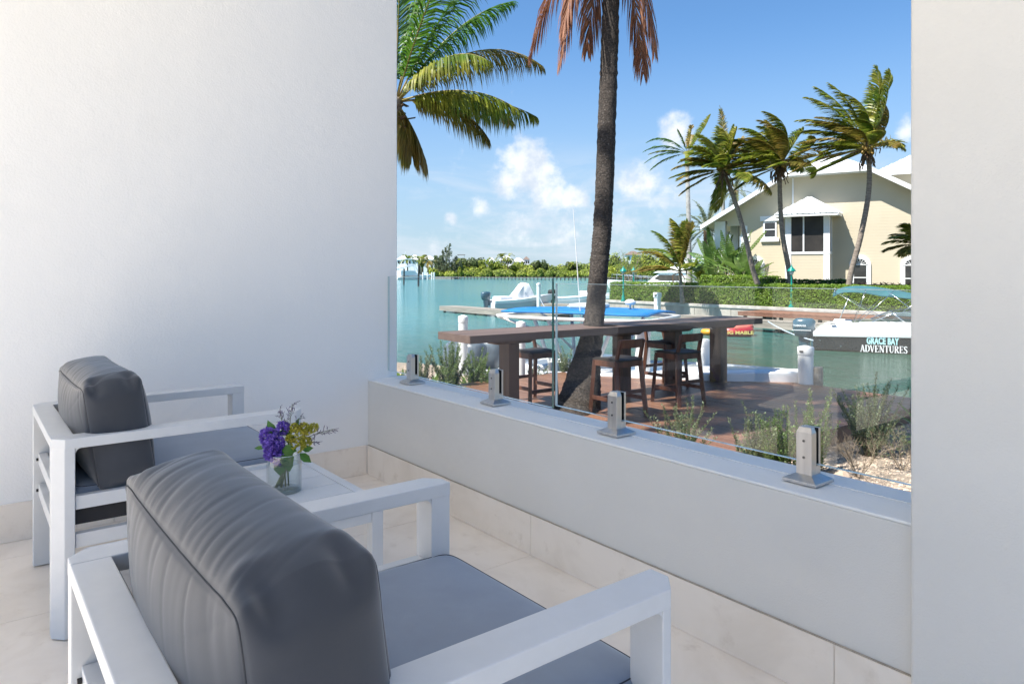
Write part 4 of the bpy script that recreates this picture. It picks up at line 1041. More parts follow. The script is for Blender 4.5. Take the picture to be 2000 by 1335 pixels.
def date_palm(px, D, py, label, seed, L=3.2, nf=40, bpx=None, m=None, rt=.25, ll=.42):
    b = pos(bpx or px, D, LAND); c = pos(px, D, zat(py, D)); t = thing('date_palm', (b.x, b.y, b.z), label, 'palm tree', 'date palms by the yellow house')
    trunk_mesh([V((0, 0, 0)), (c-b)*0.5, c-b], [rt, rt, rt*1.3], 12, 0.05, 50, seed, 0.08).build('trunk', husk, t, smooth=True)
    r = random.Random(seed)
    for k in range(nf):
        a = k*2.4; el = r.uniform(-.5, 1.3)
        frond(t, c-b, V((cos(a)*cos(el), sin(a)*cos(el), sin(el))), L*r.uniform(.85, 1.1), m or frond_silver, rachis_m, bend=1.3, wind=-RT*.25, n=50, ll=ll, lw=0.05, seed=seed*70+k, hang=0.35, segs=9, lseg=2)
frond_silver = mat('date_palm_frond', (0.115, 0.15, 0.075), (0.17, 0.20, 0.11), 0.8, 0.5, translucent=(0.3, 0.36, 0.18), island=0.3)
date_palm(1380, 70, 448, 'bushy silver green date palm behind the royal palm trunk', 21, 3.7)
date_palm(1436, 78, 372, 'feathery date palm peeking over the left eave of the yellow house', 22, 3.0, 30)

# --- leaf clouds: hedges, shrubs, mangroves
def leaf_cloud(mb, n, pick, size, r, flat=0.0):
    for i in range(n):
        p, nrm = pick(r); nrm = (nrm+rdir(r)*0.8).normalized()
        a = nrm.cross(rdir(r)).normalized(); b = nrm.cross(a); s = size*r.uniform(.6, 1.3)
        mb.add([p-a*s*.5, p+b*s*.3, p+a*s*.6, p-b*s*.3], [(0, 1, 2, 3)])
def hedge(name, label, A, B, depth, h, z, n, size, m, core, seed, group=None, top=0.06):
    A = V(A); B = V(B); t = thing(name, (A.x, A.y, z), label, 'hedge', group); d = (B-A); L = d.length; u = d.normalized(); w = V((-u.y, u.x, 0))
    r = random.Random(seed)
    def prof(s): return 0.05*noise.noise(V((s*0.5, seed, 0)))+0.04*noise.noise(V((s*1.7, seed, 3)))
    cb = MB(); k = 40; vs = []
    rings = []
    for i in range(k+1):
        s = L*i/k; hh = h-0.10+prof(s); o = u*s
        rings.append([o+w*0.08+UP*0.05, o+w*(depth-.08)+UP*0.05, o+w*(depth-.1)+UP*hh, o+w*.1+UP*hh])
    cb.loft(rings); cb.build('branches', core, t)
    mb = MB(); front = h*L; topa = depth*L; ends = 2*depth*h; tot = front+topa+ends
    def pick(r):
        q = r.random()*tot; j = r.gauss(0, 0.028)
        if q < front: s = r.random()*L; zz = r.random()**0.9*h; jj = 0.06*noise.noise(V((s*1.2, zz*1.6, seed)))+0.05*noise.noise(V((s*3, zz*4, seed))); return u*s+w*(0.03+j+jj)+UP*(zz*(1+prof(s)/h)), (-w+UP*.35)
        if q < front+topa: s = r.random()*L; return u*s+w*(r.random()*depth)+UP*(h+prof(s)+abs(j)*1.6-.02), UP
        e = 0 if r.random() < .5 else L
        return u*(e+(j if e else -j))+w*(r.random()*depth)+UP*(r.random()*h), (u if e else -u)
    leaf_cloud(mb, n, pick, size, r)
    mb.build('foliage', m, t)
    return t
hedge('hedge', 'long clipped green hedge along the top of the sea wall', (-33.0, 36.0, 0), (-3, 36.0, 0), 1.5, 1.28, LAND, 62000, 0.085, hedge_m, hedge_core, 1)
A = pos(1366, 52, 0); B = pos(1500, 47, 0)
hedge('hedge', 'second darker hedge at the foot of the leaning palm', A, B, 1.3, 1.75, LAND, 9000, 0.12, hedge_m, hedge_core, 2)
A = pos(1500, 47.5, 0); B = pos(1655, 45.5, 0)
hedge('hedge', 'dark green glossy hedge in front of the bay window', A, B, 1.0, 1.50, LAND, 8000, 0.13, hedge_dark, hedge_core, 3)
# dark stone wall with bromeliads on top
A = pos(1655, 44, 0); B = pos(1900, 42, 0); u = (B-A).normalized()
t = thing('garden_wall', (A.x, A.y, LAND), 'dark stone garden wall under reddish plants right of the tallest palm', 'wall', rz=atan2(u.y, u.x))
MB().box(0, 0, -.5, (B-A).length, 0.4, 1.30).build('wall_face', dark_wall_m, t, 0.02)
t = thing('bromeliad_row', (A.x, A.y, LAND+1.30), 'row of dark red bromeliads on the dark stone wall', 'plants', rz=atan2(u.y, u.x))
r = random.Random(4)
for k in range(26):
    mb = MB(); x = k*0.38+r.uniform(-.1, .1)
    for q in range(16):
        a = r.uniform(0, 6.28); blade(mb, V((x, 0.2+r.uniform(-.1, .1), -.02)), V((cos(a), sin(a), r.uniform(.3, 1.4))), r.uniform(.18, .42), .05, 1.3)
    mb.build('rosette', bromeliad_m, t)

# big-leaved banana-like plants at the left corner of the house
def bird_plant(px, D, label, seed, n=16, H=3.4):
    b = pos(px, D, LAND); t = thing('bird_of_paradise', (b.x, b.y, b.z), label, 'plant', 'big leaved plants at the house corner'); r = random.Random(seed)
    for k in range(n):
        a = k*2.4+seed; sp = r.uniform(.1, .9); L = H*r.uniform(.45, .95)
        d = V((cos(a)*sp*.6, sin(a)*sp*.6, 1)).normalized()
        mid = d*L*.6; tip = mid+(d+V((cos(a), sin(a), -.6))*sp*.7).normalized()*L*.5
        st = MB(); st.tube([V((cos(a)*.1, sin(a)*.1, 0)), d*L*.35, mid], [.05, .035, .02], 6); so = st.build('stalk', stem_m, t, smooth=True)
        mb = MB(); N = 7; ax = (tip-mid); side = ax.cross(UP).normalized(); W = r.uniform(.24, .34)
        for s in (-1, 1):
            for i in range(N*2):
                q0 = i/(N*2); q1 = (i+.86)/(N*2)
                def pt(q, wv): 
                    c = mid+ax*q*1.15+UP*(-.55*q*q*sp); wd = W*sin(pi*min(.98, q*.93+.05))**.6*wv
                    return c+side*s*wd+UP*(wd*.35-(wd**2)*1.6)
                mb.add([pt(q0, 0), pt(q0, .5), pt(q0, 1)+V((0, 0, -.03*r.random())), pt(q1, 1), pt(q1, .5), pt(q1, 0)], [(0, 1, 4, 5), (1, 2, 3, 4)])
        mb.build('leaf', banana_m, so)
bird_plant(1398, 56, 'tall bird of paradise clump left of the porch', 1.0, 34, 5.4)
bird_plant(1428, 54, 'bird of paradise clump in front of the porch opening', 2.0, 30, 5.6)
bird_plant(1455, 52, 'bird of paradise clump against the left ground floor window', 3.0, 22, 4.2)
bird_plant(1372, 58, 'lower bird of paradise clump by the pale royal trunk', 4.0, 20, 3.8)

def blob_tree(name, px, D, py_top, wpx, label, cat, n, size, m, seed, z=SEA+0.6, group=None, squash=0.6, trunk=True, kind=None, px2=None):
    b = pos(px, D, z); H = zat(py_top, D)-z; t = thing(name, (b.x, b.y, b.z), label, cat, group) ; r = random.Random(seed)
    W = wpx/1379*D/2
    if trunk:
        tb = MB(); tb.tube([V((0, 0, 0)), V((.1*H*r.uniform(-1, 1), 0, H*.7))], [.05*H, .015*H], 7)
        for q in range(5): tb.tube([V((0, 0, H*.3)), rf(r.uniform(-.6, .6)*W, H*.75, r.uniform(-.5, .5)*W)], [.02*H, .006*H], 5)
        tb.build('trunk', husk, t)
    lobes = [(rf(r.uniform(-.75, .75)*W, H*r.uniform(.35, .85), r.uniform(-.6, .6)*W), r.uniform(.28, .5)) for q in range(9)]
    mb = MB()
    def pick(r):
        c, rr = lobes[r.randrange(len(lobes))]; d = rdir(r); return c+V((d.x*W*rr, d.y*W*rr, d.z*H*rr*squash))*(.75+.3*r.random()), d
    leaf_cloud(mb, n, pick, size, r)
    mb.build('crown', m, t)
    return t
# the mangrove shore
def thicket(name, label, px0, px1, D, topf, n, size, m, seed, dd=18):
    mb = MB(); r = random.Random(seed); lob = []
    c = px0
    while c < px1:
        w = r.uniform(6, 26); h = (541-topf(c))*r.uniform(.5, 1.1)
        lob.append((c, D+r.uniform(-dd, dd), w/1379*D*.6, h/1379*D)); c += w*.55
        lob.append((c+r.uniform(-6, 6), D-dd+r.uniform(-4, 4), w/1379*D*.6, h*.55/1379*D))
    base = pos(px0, D, SEA)
    def pick(r):
        c, Dd, W, H = lob[r.randrange(len(lob))]; d = rdir(r, -.1); p = pos(c, Dd, SEA+.3)-base
        return p+V((d.x*W, d.y*W, max(0, d.z)*H*.62+H*.38*r.random()**.6)), d
    leaf_cloud(mb, n, pick, size, r)
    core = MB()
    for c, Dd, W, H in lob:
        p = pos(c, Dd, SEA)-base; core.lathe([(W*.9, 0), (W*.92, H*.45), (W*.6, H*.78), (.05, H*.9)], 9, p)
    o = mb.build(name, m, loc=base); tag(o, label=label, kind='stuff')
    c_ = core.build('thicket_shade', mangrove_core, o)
    return o
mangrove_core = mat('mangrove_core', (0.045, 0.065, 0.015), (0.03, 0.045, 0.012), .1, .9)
thicket('mangrove_thicket', 'bright green mangrove thicket along the far shore', 838, 1152, 415, lambda c: 507 if c < 960 else 508+(c-960)*.045 if c < 1090 else 513, 30000, 1.15, mangrove_m, 1)
thicket('mangrove_thicket', 'olive green scrub beyond the lamp posts', 1165, 1372, 300, lambda c: 492-(c-1180)*.02, 24000, .85, mangrove_m, 2, 14)
thicket('mangrove_thicket', 'distant trees behind the white roofs on the left shore', 690, 850, 470, lambda c: 507, 9000, 1.3, mangrove_dark, 3)
b = pos(876, 395, SEA); t = thing('casuarina_tree', b, 'tall grey green feathery casuarina on the left of the far shore', 'tree'); r = random.Random(31)
tb = MB(); lf = MB(); H = zat(476, 395)-SEA
for st_x, hh in ((0.5, 1.0), (-3.2, .80), (3.6, .62), (-1.2, .9), (6.0, .5), (-6.0, .52)):
    top = rf(st_x*1.15, H*hh, r.uniform(-1, 1)); b0 = rf(st_x*.5, 0, 0); tb.tube([b0, top], [.35, .06], 5)
    for q in range(46):
        s_ = .12+.88*q/46; p = b0.lerp(top, s_); a = r.uniform(0, 6.28); L = (1.05-s_)*4.6+.5
        e = p+V((cos(a), sin(a), .55+r.uniform(-.3, .3)))*L*r.uniform(.6, 1); tb.tube([p, e], [.06, .02], 3)
        for k in range(17):
            c = p.lerp(e, .25+.8*r.random())+rdir(r)*.45; leaf_cloud(lf, 1, lambda r: (c, rdir(r)), .62, r)
tb.build('trunk', husk, t); lf.build('crown', casuarina_m, t)
for k, (px, py, w, lab) in enumerate([(858, 500, 22, 'olive shrub left of the casuarina'), (908, 504, 40, 'dark olive tree right of the casuarina'), (930, 503, 34, 'dark green tree left of the rounded light tree'), (952, 505, 44, 'rounded light green tree in front of the pergola roof'),
                                     (1042, 506, 26, 'dark tree right of the brown roofed gazebo'), (1066, 509, 30, 'dark green tree at the right of the far houses'), (985, 511, 50, 'low broad mangrove below the white roofs'), (1020, 514, 40, 'green mangrove in the middle of the far shore'), (1118, 512, 26, 'small tree left of the palm trunk on the far shore')]):
    blob_tree('mangrove_tree', px, 405, py, w, lab, 'tree', 1500, 1.0, mangrove_dark if k in (0, 1, 2, 4, 5, 8) else mangrove_m, 50+k, SEA, 'single trees of the far shore')
# the bare-branched shrub tree beside the palm trunk
b = pos(1228, 180, SEA+.8); t = thing('sparse_tree', (b.x, b.y, b.z), 'thin airy tree with bare upward branches beyond the lamp posts', 'tree'); r = random.Random(8)
tb = MB(); lf = MB()
for k in range(34):
    a = V((r.uniform(-2, 2), r.uniform(-1, 1), 0)); d = rf(r.uniform(-.75, .75), 1.0, r.uniform(-.4, .4)).normalized(); L = r.uniform(4.5, 8.6)
    e = a+d*L; tb.tube([a, a+d*L*.5+RT*r.uniform(-.3, .3), e], [.09, .05, .015], 4)
    for q in range(30):
        s = .35+.65*r.random(); p = a.lerp(e, s)+rdir(r)*.45; leaf_cloud(lf, 1, lambda r: (p, rdir(r)), .30, r)
tb.build('branches', twig_m, t); lf.build('leaves', mangrove_m, t)
# little palms on the far shore
for k, (px, py, D, L, lab) in enumerate([(796, 507, 330, 4.5, 'first small palm from the left wall on the far shore'), (820, 508, 330, 4.6, 'small palm right of the sport boat tower'), (826, 507, 350, 4.2, 'small dark palm behind the yellowing one'), (836, 511, 330, 5.0, 'yellowing small palm at the shore'),
                                        (992, 503, 400, 5.0, 'small palm in front of the white roofs in the middle'), (980, 502, 420, 4.0, 'smaller palm left of the middle white roofs'), (1117, 516, 400, 3.8, 'small palm on the far shore left of the dark trunk')]):
    b = pos(px, D, SEA+.5); zc = zat(py, D); t = thing('small_palm', (b.x, b.y, b.z), lab, 'palm tree', 'small palms on the far shore')
    mb = MB(); mb.tube([V((0, 0, 0)), V((0, 0, zc-b.z))], [.35, .25], 6); mb.build('trunk', husk, t)
    r = random.Random(k)
    for q in range(14):
        a = q*2.4; el = r.uniform(-.4, 1.2)
        frond(t, V((0, 0, zc-b.z)), V((cos(a)*cos(el), sin(a)*cos(el), sin(el))), L, frond_yellow if k == 3 else frond_green, rachis_m, bend=1.5, n=16, ll=1.5, lw=.34, seed=q, hang=.6, segs=5, lseg=2, rr=.07)

# ================================================================== THE YELLOW HOUSE
HYAW = radians(31)
hu = (RT*cos(HYAW) - FW*sin(HYAW))              # along the facade, to the right
hn = -(RT*sin(HYAW) + FW*cos(HYAW))             # out of the facade
HO = pos(1600, 52, LAND)
def hs(px, off=0.0):
    """distance along the facade (pushed out by off) seen in direction px"""
    d = FW + RT*((px-1000)/1379.0); o = HO + hn*off
    # CAM + t d = o + s hu
    a = Matrix(((d.x, -hu.x), (d.y, -hu.y))); rhs = (o.x-CAM.x, o.y-CAM.y)
    det = d.x*(-hu.y) - (-hu.x)*d.y
    t = (rhs[0]*(-hu.y) - (-hu.x)*rhs[1])/det; s = (d.x*rhs[1]-d.y*rhs[0])/det
    return s, t
def hz(px, py, off=0.0): return zat(py, hs(px, off)[1]) - LAND
house = thing('yellow_house', HO, 'large pale yellow house with white metal roof and screened bay window across the basin', 'house', rz=atan2(hu.y, hu.x))
# in house coordinates: x right along facade, y inward (negative = outward)
def yzprism(mb, xs, y0, y1):
    """polygon in the facade plane given as (x, z), from depth y0 to y1"""
    n = len(xs); return mb.add([(a, y0, b) for a, b in xs]+[(a, y1, b) for a, b in xs], [tuple(range(n)), tuple(range(2*n-1, n-1, -1))]+[((i+1) % n, i, n+i, n+(i+1) % n) for i in range(n)])
def hp(px, py, off=0.0): return (hs(px, off)[0], hz(px, py, off))
A_ = hp(1398, 432); B_ = hp(1541, 345); C_ = hp(1700, 332); D_ = hp(1850, 420)
zB = (B_[1]+C_[1])/2; B_ = (B_[0], zB); C_ = (C_[0], zB)
sl = (zB-A_[1])/(B_[0]-A_[0]); D_ = (C_[0]+(zB-A_[1])/sl, A_[1])
xl = hs(1449)[0]; zc = hz(1441, 441)
mb = MB()
yzprism(mb, [(xl, 0), (D_[0], 0), D_, C_, B_, (xl, A_[1]+sl*(xl-A_[0]))], 0, 0.25)
yzprism(mb, [(A_[0]+.9, zc), (xl-0.002, zc), (xl-0.002, A_[1]+sl*(xl-A_[0])), A_, (A_[0], zc+.4), (A_[0]+.9, zc+.4)], 0, 0.25)
wallo = mb.build('wall', cream, house)
MB().box(xl, 0.26, 0, xl+0.25, 14, A_[1]+1.5).build('wall', cream, house)
# porch corner column and floor, dark inside
MB().box(A_[0]-.1, -0.06, 0, A_[0]+.75, 0.5, zc+.38).build('porch_column', white_paint, house, 0.02)
MB().box(A_[0]-.1, 5, 0, A_[0]+.55, 5.6, zc+.38).build('porch_column', white_paint, house, 0.02)
MB().box(A_[0]+.2, .3, 2.6, xl-.02, 8, 2.85).build('porch_floor', dark_pile, house)
MB().box(A_[0]+.3, .35, 2.86, A_[0]+.36, 8, 3.7).build('porch_rail', dark_pile, house)
MB().box(A_[0]-.2, 0.3, zc+.40, xl, 9, zc+.5).build('porch_ceiling', tablewood, house)
# quoins
for k in range(9):
    z0 = 0.1+k*0.62; w = 0.62 if k % 2 else 0.42
    if z0 < zc: MB().box(xl-.04, -0.05, z0, xl+w, -0.002, z0+0.58).build('quoin', white_paint, house, 0.01)
# roof: left slope, right slope, clipped end, ridge
OV = 1.0; BK = 13.0
xm = (B_[0]+C_[0])/2; zr = zB+sl*(xm-B_[0])*1.0; RB = 3.2
e = 0.9
Al = (A_[0]-e, A_[1]-sl*e); Dr = (D_[0]+e, D_[1]-sl*e); th = .16
def roof_plane(name, P, seam_dir, n_seams, m=roof_m):
    """P: polygon points, first edge is the eave; seams rise from it"""
    P = [V(p) for p in P]; nrm = (P[1]-P[0]).cross(P[-1]-P[0]).normalized()
    if nrm.z < 0: nrm = -nrm
    mb = MB(); n = len(P); mb.add([p+nrm*th for p in P]+P, [tuple(range(n)), tuple(range(2*n-1, n-1, -1))]+[(i, n+i, n+(i+1) % n, (i+1) % n) for i in range(n)])
    o = mb.build(name, m, house)
    sd = V(seam_dir).normalized(); sm = MB()
    for k in range(1, n_seams):
        a = P[0].lerp(P[1], k/n_seams)
        # clip the seam against the polygon
        best = None
        u = (P[1]-P[0]).normalized(); v = sd
        def loc(p): q = p-P[0]; uu = u.dot(v); a_ = q.dot(u); b_ = q.dot(v); vv = (b_-a_*uu)/(1-uu*uu); return (a_-vv*uu, vv)
        L2 = [loc(p) for p in P]; x = loc(a)[0]; ys = []
        for i in range(n):
            (x0, y0), (x1, y1) = L2[i], L2[(i+1) % n]
            if (x0-x)*(x1-x) < 0: ys.append(y0+(y1-y0)*(x-x0)/(x1-x0))
        if ys:
            ym = max(ys)
            if ym > .15: sm.slab(a+nrm*(th+.02), a+v*ym+nrm*(th+.02), .05, .05, nrm)
    if sm.v: sm.build('roof_seams', m, o)
    return o
zt = 0.02
Rf = (xm, RB, zr+zt); Rb = (xm, BK, zr+zt)
roof_plane('roof', [(Al[0], -OV, Al[1]+zt), (Al[0], BK, Al[1]+zt), Rb, Rf, (B_[0], -OV, zB+zt)], (xm-Al[0], 0, zr-Al[1]), 30)
roof_plane('roof', [(Dr[0], -OV, Dr[1]+zt), (Dr[0], BK, Dr[1]+zt), Rb, Rf, (C_[0], -OV, zB+zt)], (xm-Dr[0], 0, zr-Dr[1]), 30)
roof_plane('roof', [(B_[0], -OV, zB+zt+.002), (C_[0], -OV, zB+zt+.002), Rf], (0, RB+OV, zr-zB), 14)
# fascia and gutter boards, white
def fas(a, b, h=.3, t_=.08): 
    return MB().slab(a, b, t_, h).build('fascia', white_paint, house)
fas((Al[0], -OV-.045, Al[1]+.03), (B_[0], -OV-.045, zB+.03)); fas((B_[0], -OV-.047, zB+.03), (C_[0], -OV-.047, zB+.03)); fas((C_[0], -OV-.045, zB+.03), (Dr[0], -OV-.045, Dr[1]+.03))
MB().slab((B_[0], -.12, zB-.06), (C_[0], -.12, zB-.06), .2, .14).build('cornice', white_paint, house)
MB().slab((Al[0], -OV, Al[1]-.05), (Al[0], BK, Al[1]-.05), .12, .2).build('gutter', white_paint, house)
# wing behind on the right with its own roof
r0 = hp(1690, 336); zw = hz(1740, 338)+.6
xw0 = hs(1702)[0]; xw1 = xw0+16
MB().box(xw0+1, 5.5, 0, xw1, 13, zw).build('wall', cream, house)
roof_plane('roof', [(xw0, 4.6, zw), (xw1+1, 4.6, zw), (xw1-3, 9.5, zw+2.3), (xw0+3.4, 9.5, zw+2.3)], (0, 4.9, 2.3), 26)
roof_plane('roof', [(xw0, 14.4, zw), (xw0, 4.6, zw), (xw0+3.4, 9.5, zw+2.3)], (3.4, 0, 2.3), 12)
MB().slab((xw0, 4.55, zw-.02), (xw1, 4.55, zw-.02), .1, .3).build('fascia', white_paint, house)
# downpipe on the gable
xd = hs(1549)[0]; MB().box(xd-.05, -.10, hz(1549, 415), xd+.05, -.01, zB-.2).build('downpipe', white_paint, house)

# screened bay
bp = 1.35
bx0, bx1 = hs(1534, 0)[0]+.25, hs(1612, bp)[0]
bx1 = hs(1620, bp)[0]
bz0, bz1 = hz(1590, 492, bp), hz(1590, 421, bp)
bay = MB().box(bx0, -bp, -0.3, bx1, -0.002, bz0-.12).build('bay_base', cream, house)
zx = [hs(1545, bp)[0], hs(1574.5, bp)[0], hs(1612, bp)[0]]
for x0, x1 in ((bx0, bx0+.36), (bx1-.36, bx1)):
    MB().box(x0-.03, -bp-.035, -.3, x1+.03, -bp+.3, bz1).build('bay_post', white_paint, bay, 0.01)
MB().box(bx1-.24, -.26, -.3, bx1+.03, .0, bz1).build('bay_post', white_paint, bay, 0.01)
MB().box(bx0-.02, -bp-.05, bz0-.16, bx1+.05, -.001, bz0+.02).build('bay_sill', white_paint, bay, 0.01)
xmid = (bx0+bx1)/2-.25
MB().box(xmid-.05, -bp-.02, bz0+.02, xmid+.05, -bp+.06, bz1).build('mullion', white_paint, bay)
MB().box(bx0+.33, -bp+.03, bz0+.02, xmid-.05, -bp+.04, bz1).build('screen', screen_m, bay)
MB().box(xmid+.05, -bp+.03, bz0+.02, bx1-.33, -bp+.04, bz1).build('screen', screen_m, bay)
MB().box(bx1-.05, -bp+.3, bz0+.02, bx1-.04, -.27, bz1).build('screen', screen_m, bay)
MB().box(bx0+.04, -bp+.3, bz0+.02, bx0+.05, -.01, bz1).build('screen', screen_m, bay)
# hip roof on the bay
ro = .62; zE = bz1+.02; ap = (bx0+bx1)/2; zA = hz(1588, 388, .2)
E0 = V((bx0-ro, -bp-ro, zE)); E1 = V((bx1+ro, -bp-ro, zE)); W0 = V((bx0-ro, 0.0, zE)); W1 = V((bx1+ro, 0.0, zE)); AP = V((ap, -.35, zA))
W2 = V((ap, 0, zA))
roof_plane('bay_roof', [E0, E1, AP], AP-(E0+E1)/2, 11)
roof_plane('bay_roof', [W0, E0, AP, W2], (AP-E0).cross(V((0, 0, 1))).cross(AP-E0) if False else V((1, 0, (zA-zE)/(ap-bx0+ro))), 6)
roof_plane('bay_roof', [E1, W1, W2, AP], V((-1, 0, (zA-zE)/(ap-bx0+ro))), 6)
MB().slab(E0+V((0, -.03, .02)), E1+V((0, -.03, .02)), .07, .2).build('fascia', white_paint, house)
MB().slab(E1+V((.03, 0, .02)), W1+V((.03, 0, .02)), .07, .2).build('fascia', white_paint, house)
MB().slab(E0+V((-.03, 0, .02)), W0+V((-.03, 0, .02)), .07, .2).build('fascia', white_paint, house)
MB().box(bx0-ro+.05, -bp-ro+.05, zE-.06, bx1+ro-.05, -.002, zE-.02).build('soffit', white_paint, house)
# windows
def sash(x0, x1, z0, z1, head=True, sill=True, arch=False):
    f = MB().box(x0-.12, -.07, z0-.10, x1+.12, -.002, z1+(.0 if arch else .10)).build('window', white_paint, house, .01)
    MB().box(x0, -.085, z0, x1, -.072, z1).build('pane', window_dark, f)
    MB().box(x0, -.10, (z0+z1)/2-.035, x1, -.087, (z0+z1)/2+.035).build('sash_bar', white_paint, f)
    if head: MB().box(x0-.33, -.14, z1+.12, x1+.33, -.002, z1+.50).build('head_board', white_paint, f, .02)
    if sill: MB().box(x0-.3, -.16, z0-.40, x1+.3, -.002, z0-.12).build('sill', white_paint, f, .02)
    return f
x0 = hs(1494)[0]; x1 = hs(1514)[0]; sash(x0, x1, hz(1504, 462), hz(1504, 435))
def arched(px0, px1, pz1):
    x0 = hs(px0)[0]; x1 = hs(px1)[0]; z1 = hz((px0+px1)/2, pz1); z0 = z1-1.75; xc = (x0+x1)/2; R = (x1-x0)/2
    f = sash(x0, x1, z0, z1, False, False, True)
    mb = MB()
    def arc(rr, y, n=16): return [V((xc+rr*cos(pi*k/n), y, z1+.05+rr*sin(pi*k/n))) for k in range(n+1)]
    a = arc(R+.30, -.09); b = arc(R+.01, -.09); a2 = arc(R+.30, -.002); b2 = arc(R+.01, -.002)
    mb.loft([a, b], closed=False); mb.loft([a2, a], closed=False); mb.loft([b, b2], closed=False)
    mb.box(x0-.30, -.09, z0-.1, x0-.121, -.002, z1+.05); mb.box(x1+.121, -.09, z0-.1, x1+.30, -.002, z1+.05)
    mb.build('arch_trim', white_paint, f)
    c = arc(R, -.05); mb = MB(); mb.add([V((xc, -.05, z1+.05))]+c, [(0, k+1, k+2) for k in range(16)]); mb.build('fanlight', window_dark, f)
    mb = MB()
    for k in range(1, 6):
        an = pi*k/6; mb.slab((xc, -.06, z1+.05), (xc+R*cos(an), -.06, z1+.05+R*sin(an)), .03, .035, V((0, 1, 0)))
    mb.slab((xc-R, -.065, z1+.05), (xc+R, -.065, z1+.05), .05, .07)
    mb.build('fan_bars', white_paint, f)
arched(1668, 1692, 518); arched(1464, 1486, 519); arched(1768, 1792, 519)

# ================================================================== LAMPS, PEDESTALS, DOCKS
def lamp(px, D, label, H=2.45, first=[None]):
    b = pos(px, D, LAND+.02)
    if first[0] is None:
        t = first[0] = thing('street_lamp', b, label, 'street lamp', 'green lamp posts on the sea wall')
        mb = MB(); mb.lathe([(.17, 0), (.17, .08), (.11, .16), (.12, .34), (.065, .42), (.06, .9), (.085, .93), (.05, .98), (.042, 1.75), (.07, 1.78), (.045, 1.84), (.04, 1.90)], 14); mb.build('post', lamp_green, t, smooth=True, autosmooth=40)
        mb = MB(); mb.lathe([(.05, 1.88), (.09, 1.92), (.16, 2.10)], 10); mb.build('glass', lamp_glass, t, smooth=True)
        mb = MB(); mb.lathe([(.23, 2.09), (.24, 2.12), (.17, 2.22), (.09, 2.30), (.08, 2.34), (.05, 2.36), (.03, 2.42), (.012, 2.50)], 14); mb.build('cap', lamp_green, t, smooth=True, autosmooth=40)
    else:
        t = copy_tree(first[0]); t.location = b; t['label'] = label
    return t
lamp(1217.5, 49.5, 'teal street lamp at the left end of the clipped hedge, its whole post visible')
lamp(1546, 41, 'teal street lamp in front of the bay window, rising out of the hedge')
lamp(1237.5, 57, 'teal street lamp farthest back, right of the full one at the hedge end')

b = pos(1284, 46.0, -1.25); t = thing('dock_pedestal', b, 'white power pedestal standing in front of the sea wall', 'pedestal')
MB().box(-.17, -.15, 0, .17, .15, .80).build('body', white_pvc, t, .02, ); MB().box(-.215, -.19, .78, .215, .19, 1.12).build('head', white_pvc, t, .04)
MB().box(-.08, -.196, .84, .08, -.19, 1.0).build('socket_plate', dark_steel, t)

def timber_dock(name, label, a, b, w, ztop, m, mside, posts=4, cat='dock', thick=.28, boards=True, beams=True):
    a = V(a); b = V(b); u = (b-a).normalized(); L = (b-a).length
    t = thing(name, (a.x, a.y, 0), label, cat, rz=atan2(u.y, u.x))
    if boards:
        nb = min(280, int(L/.45)); 
        me = MB().box(0, -w/2, 0, L/nb-.02, w/2, .05).mesh('dock_board', m)
        for i in range(nb): inst('dock_board', me, t, (i*L/nb, 0, ztop-.05+rnd.uniform(-.006, .006)))
    for s in (-1, 1):
        MB().box(0, s*(w/2-.08)-.07, ztop-.05-thick, L, s*(w/2-.08)+.07, ztop-.052).build('side_beam', mside, t, .01)
    for i in range(posts):
        for s in (-1, 1):
            mb = MB(); mb.tube([(L*(i+.15)/posts, s*(w/2-.25), SEA-1), (L*(i+.15)/posts, s*(w/2-.25), ztop-.06)], .11, 8); mb.build('dock_pile', dockgrey_dark, t)
    return t
timber_dock('jetty', 'weathered grey timber jetty behind the left half of the table', pos(874, 55, 0), pos(1100, 44, 0), 1.5, -1.42, dockgrey, dockgrey, 5, thick=.3)
timber_dock('finger_dock', 'low grey floating dock behind the white skiff', pos(1035, 62, 0), pos(1200, 56, 0), 1.6, -1.50, dockgrey, dockgrey, 4, thick=.2)
timber_dock('boat_dock', 'reddish brown boarded dock along the sea wall behind the dark hulled boat', V((-19.8, 33.9, 0)), V((0, 33.9, 0)), 2.4, -1.02, dockred, dockred, 9, thick=.18)
timber_dock('landing_stage', 'greenish grey landing stage with mooring lines below the red boarded dock', V((-22.6, 31.4, 0)), V((-2, 30.6, 0)), .9, -1.30, dockgrey, dockgrey, 7, thick=.36)
for k in range(9):
    tag(MB().box(-.25, -.14, SEA-1, .25, .14, -1.25).build('fender_post', concrete, loc=(-19+k*1.9, 34.8, 0)), ('first', 'second', 'third', 'fourth', 'fifth', 'sixth', 'seventh', 'eighth', 'ninth')[k]+' pale fender block from the left under the red boarded dock', 'fender', 'fender blocks under the boarded dock')

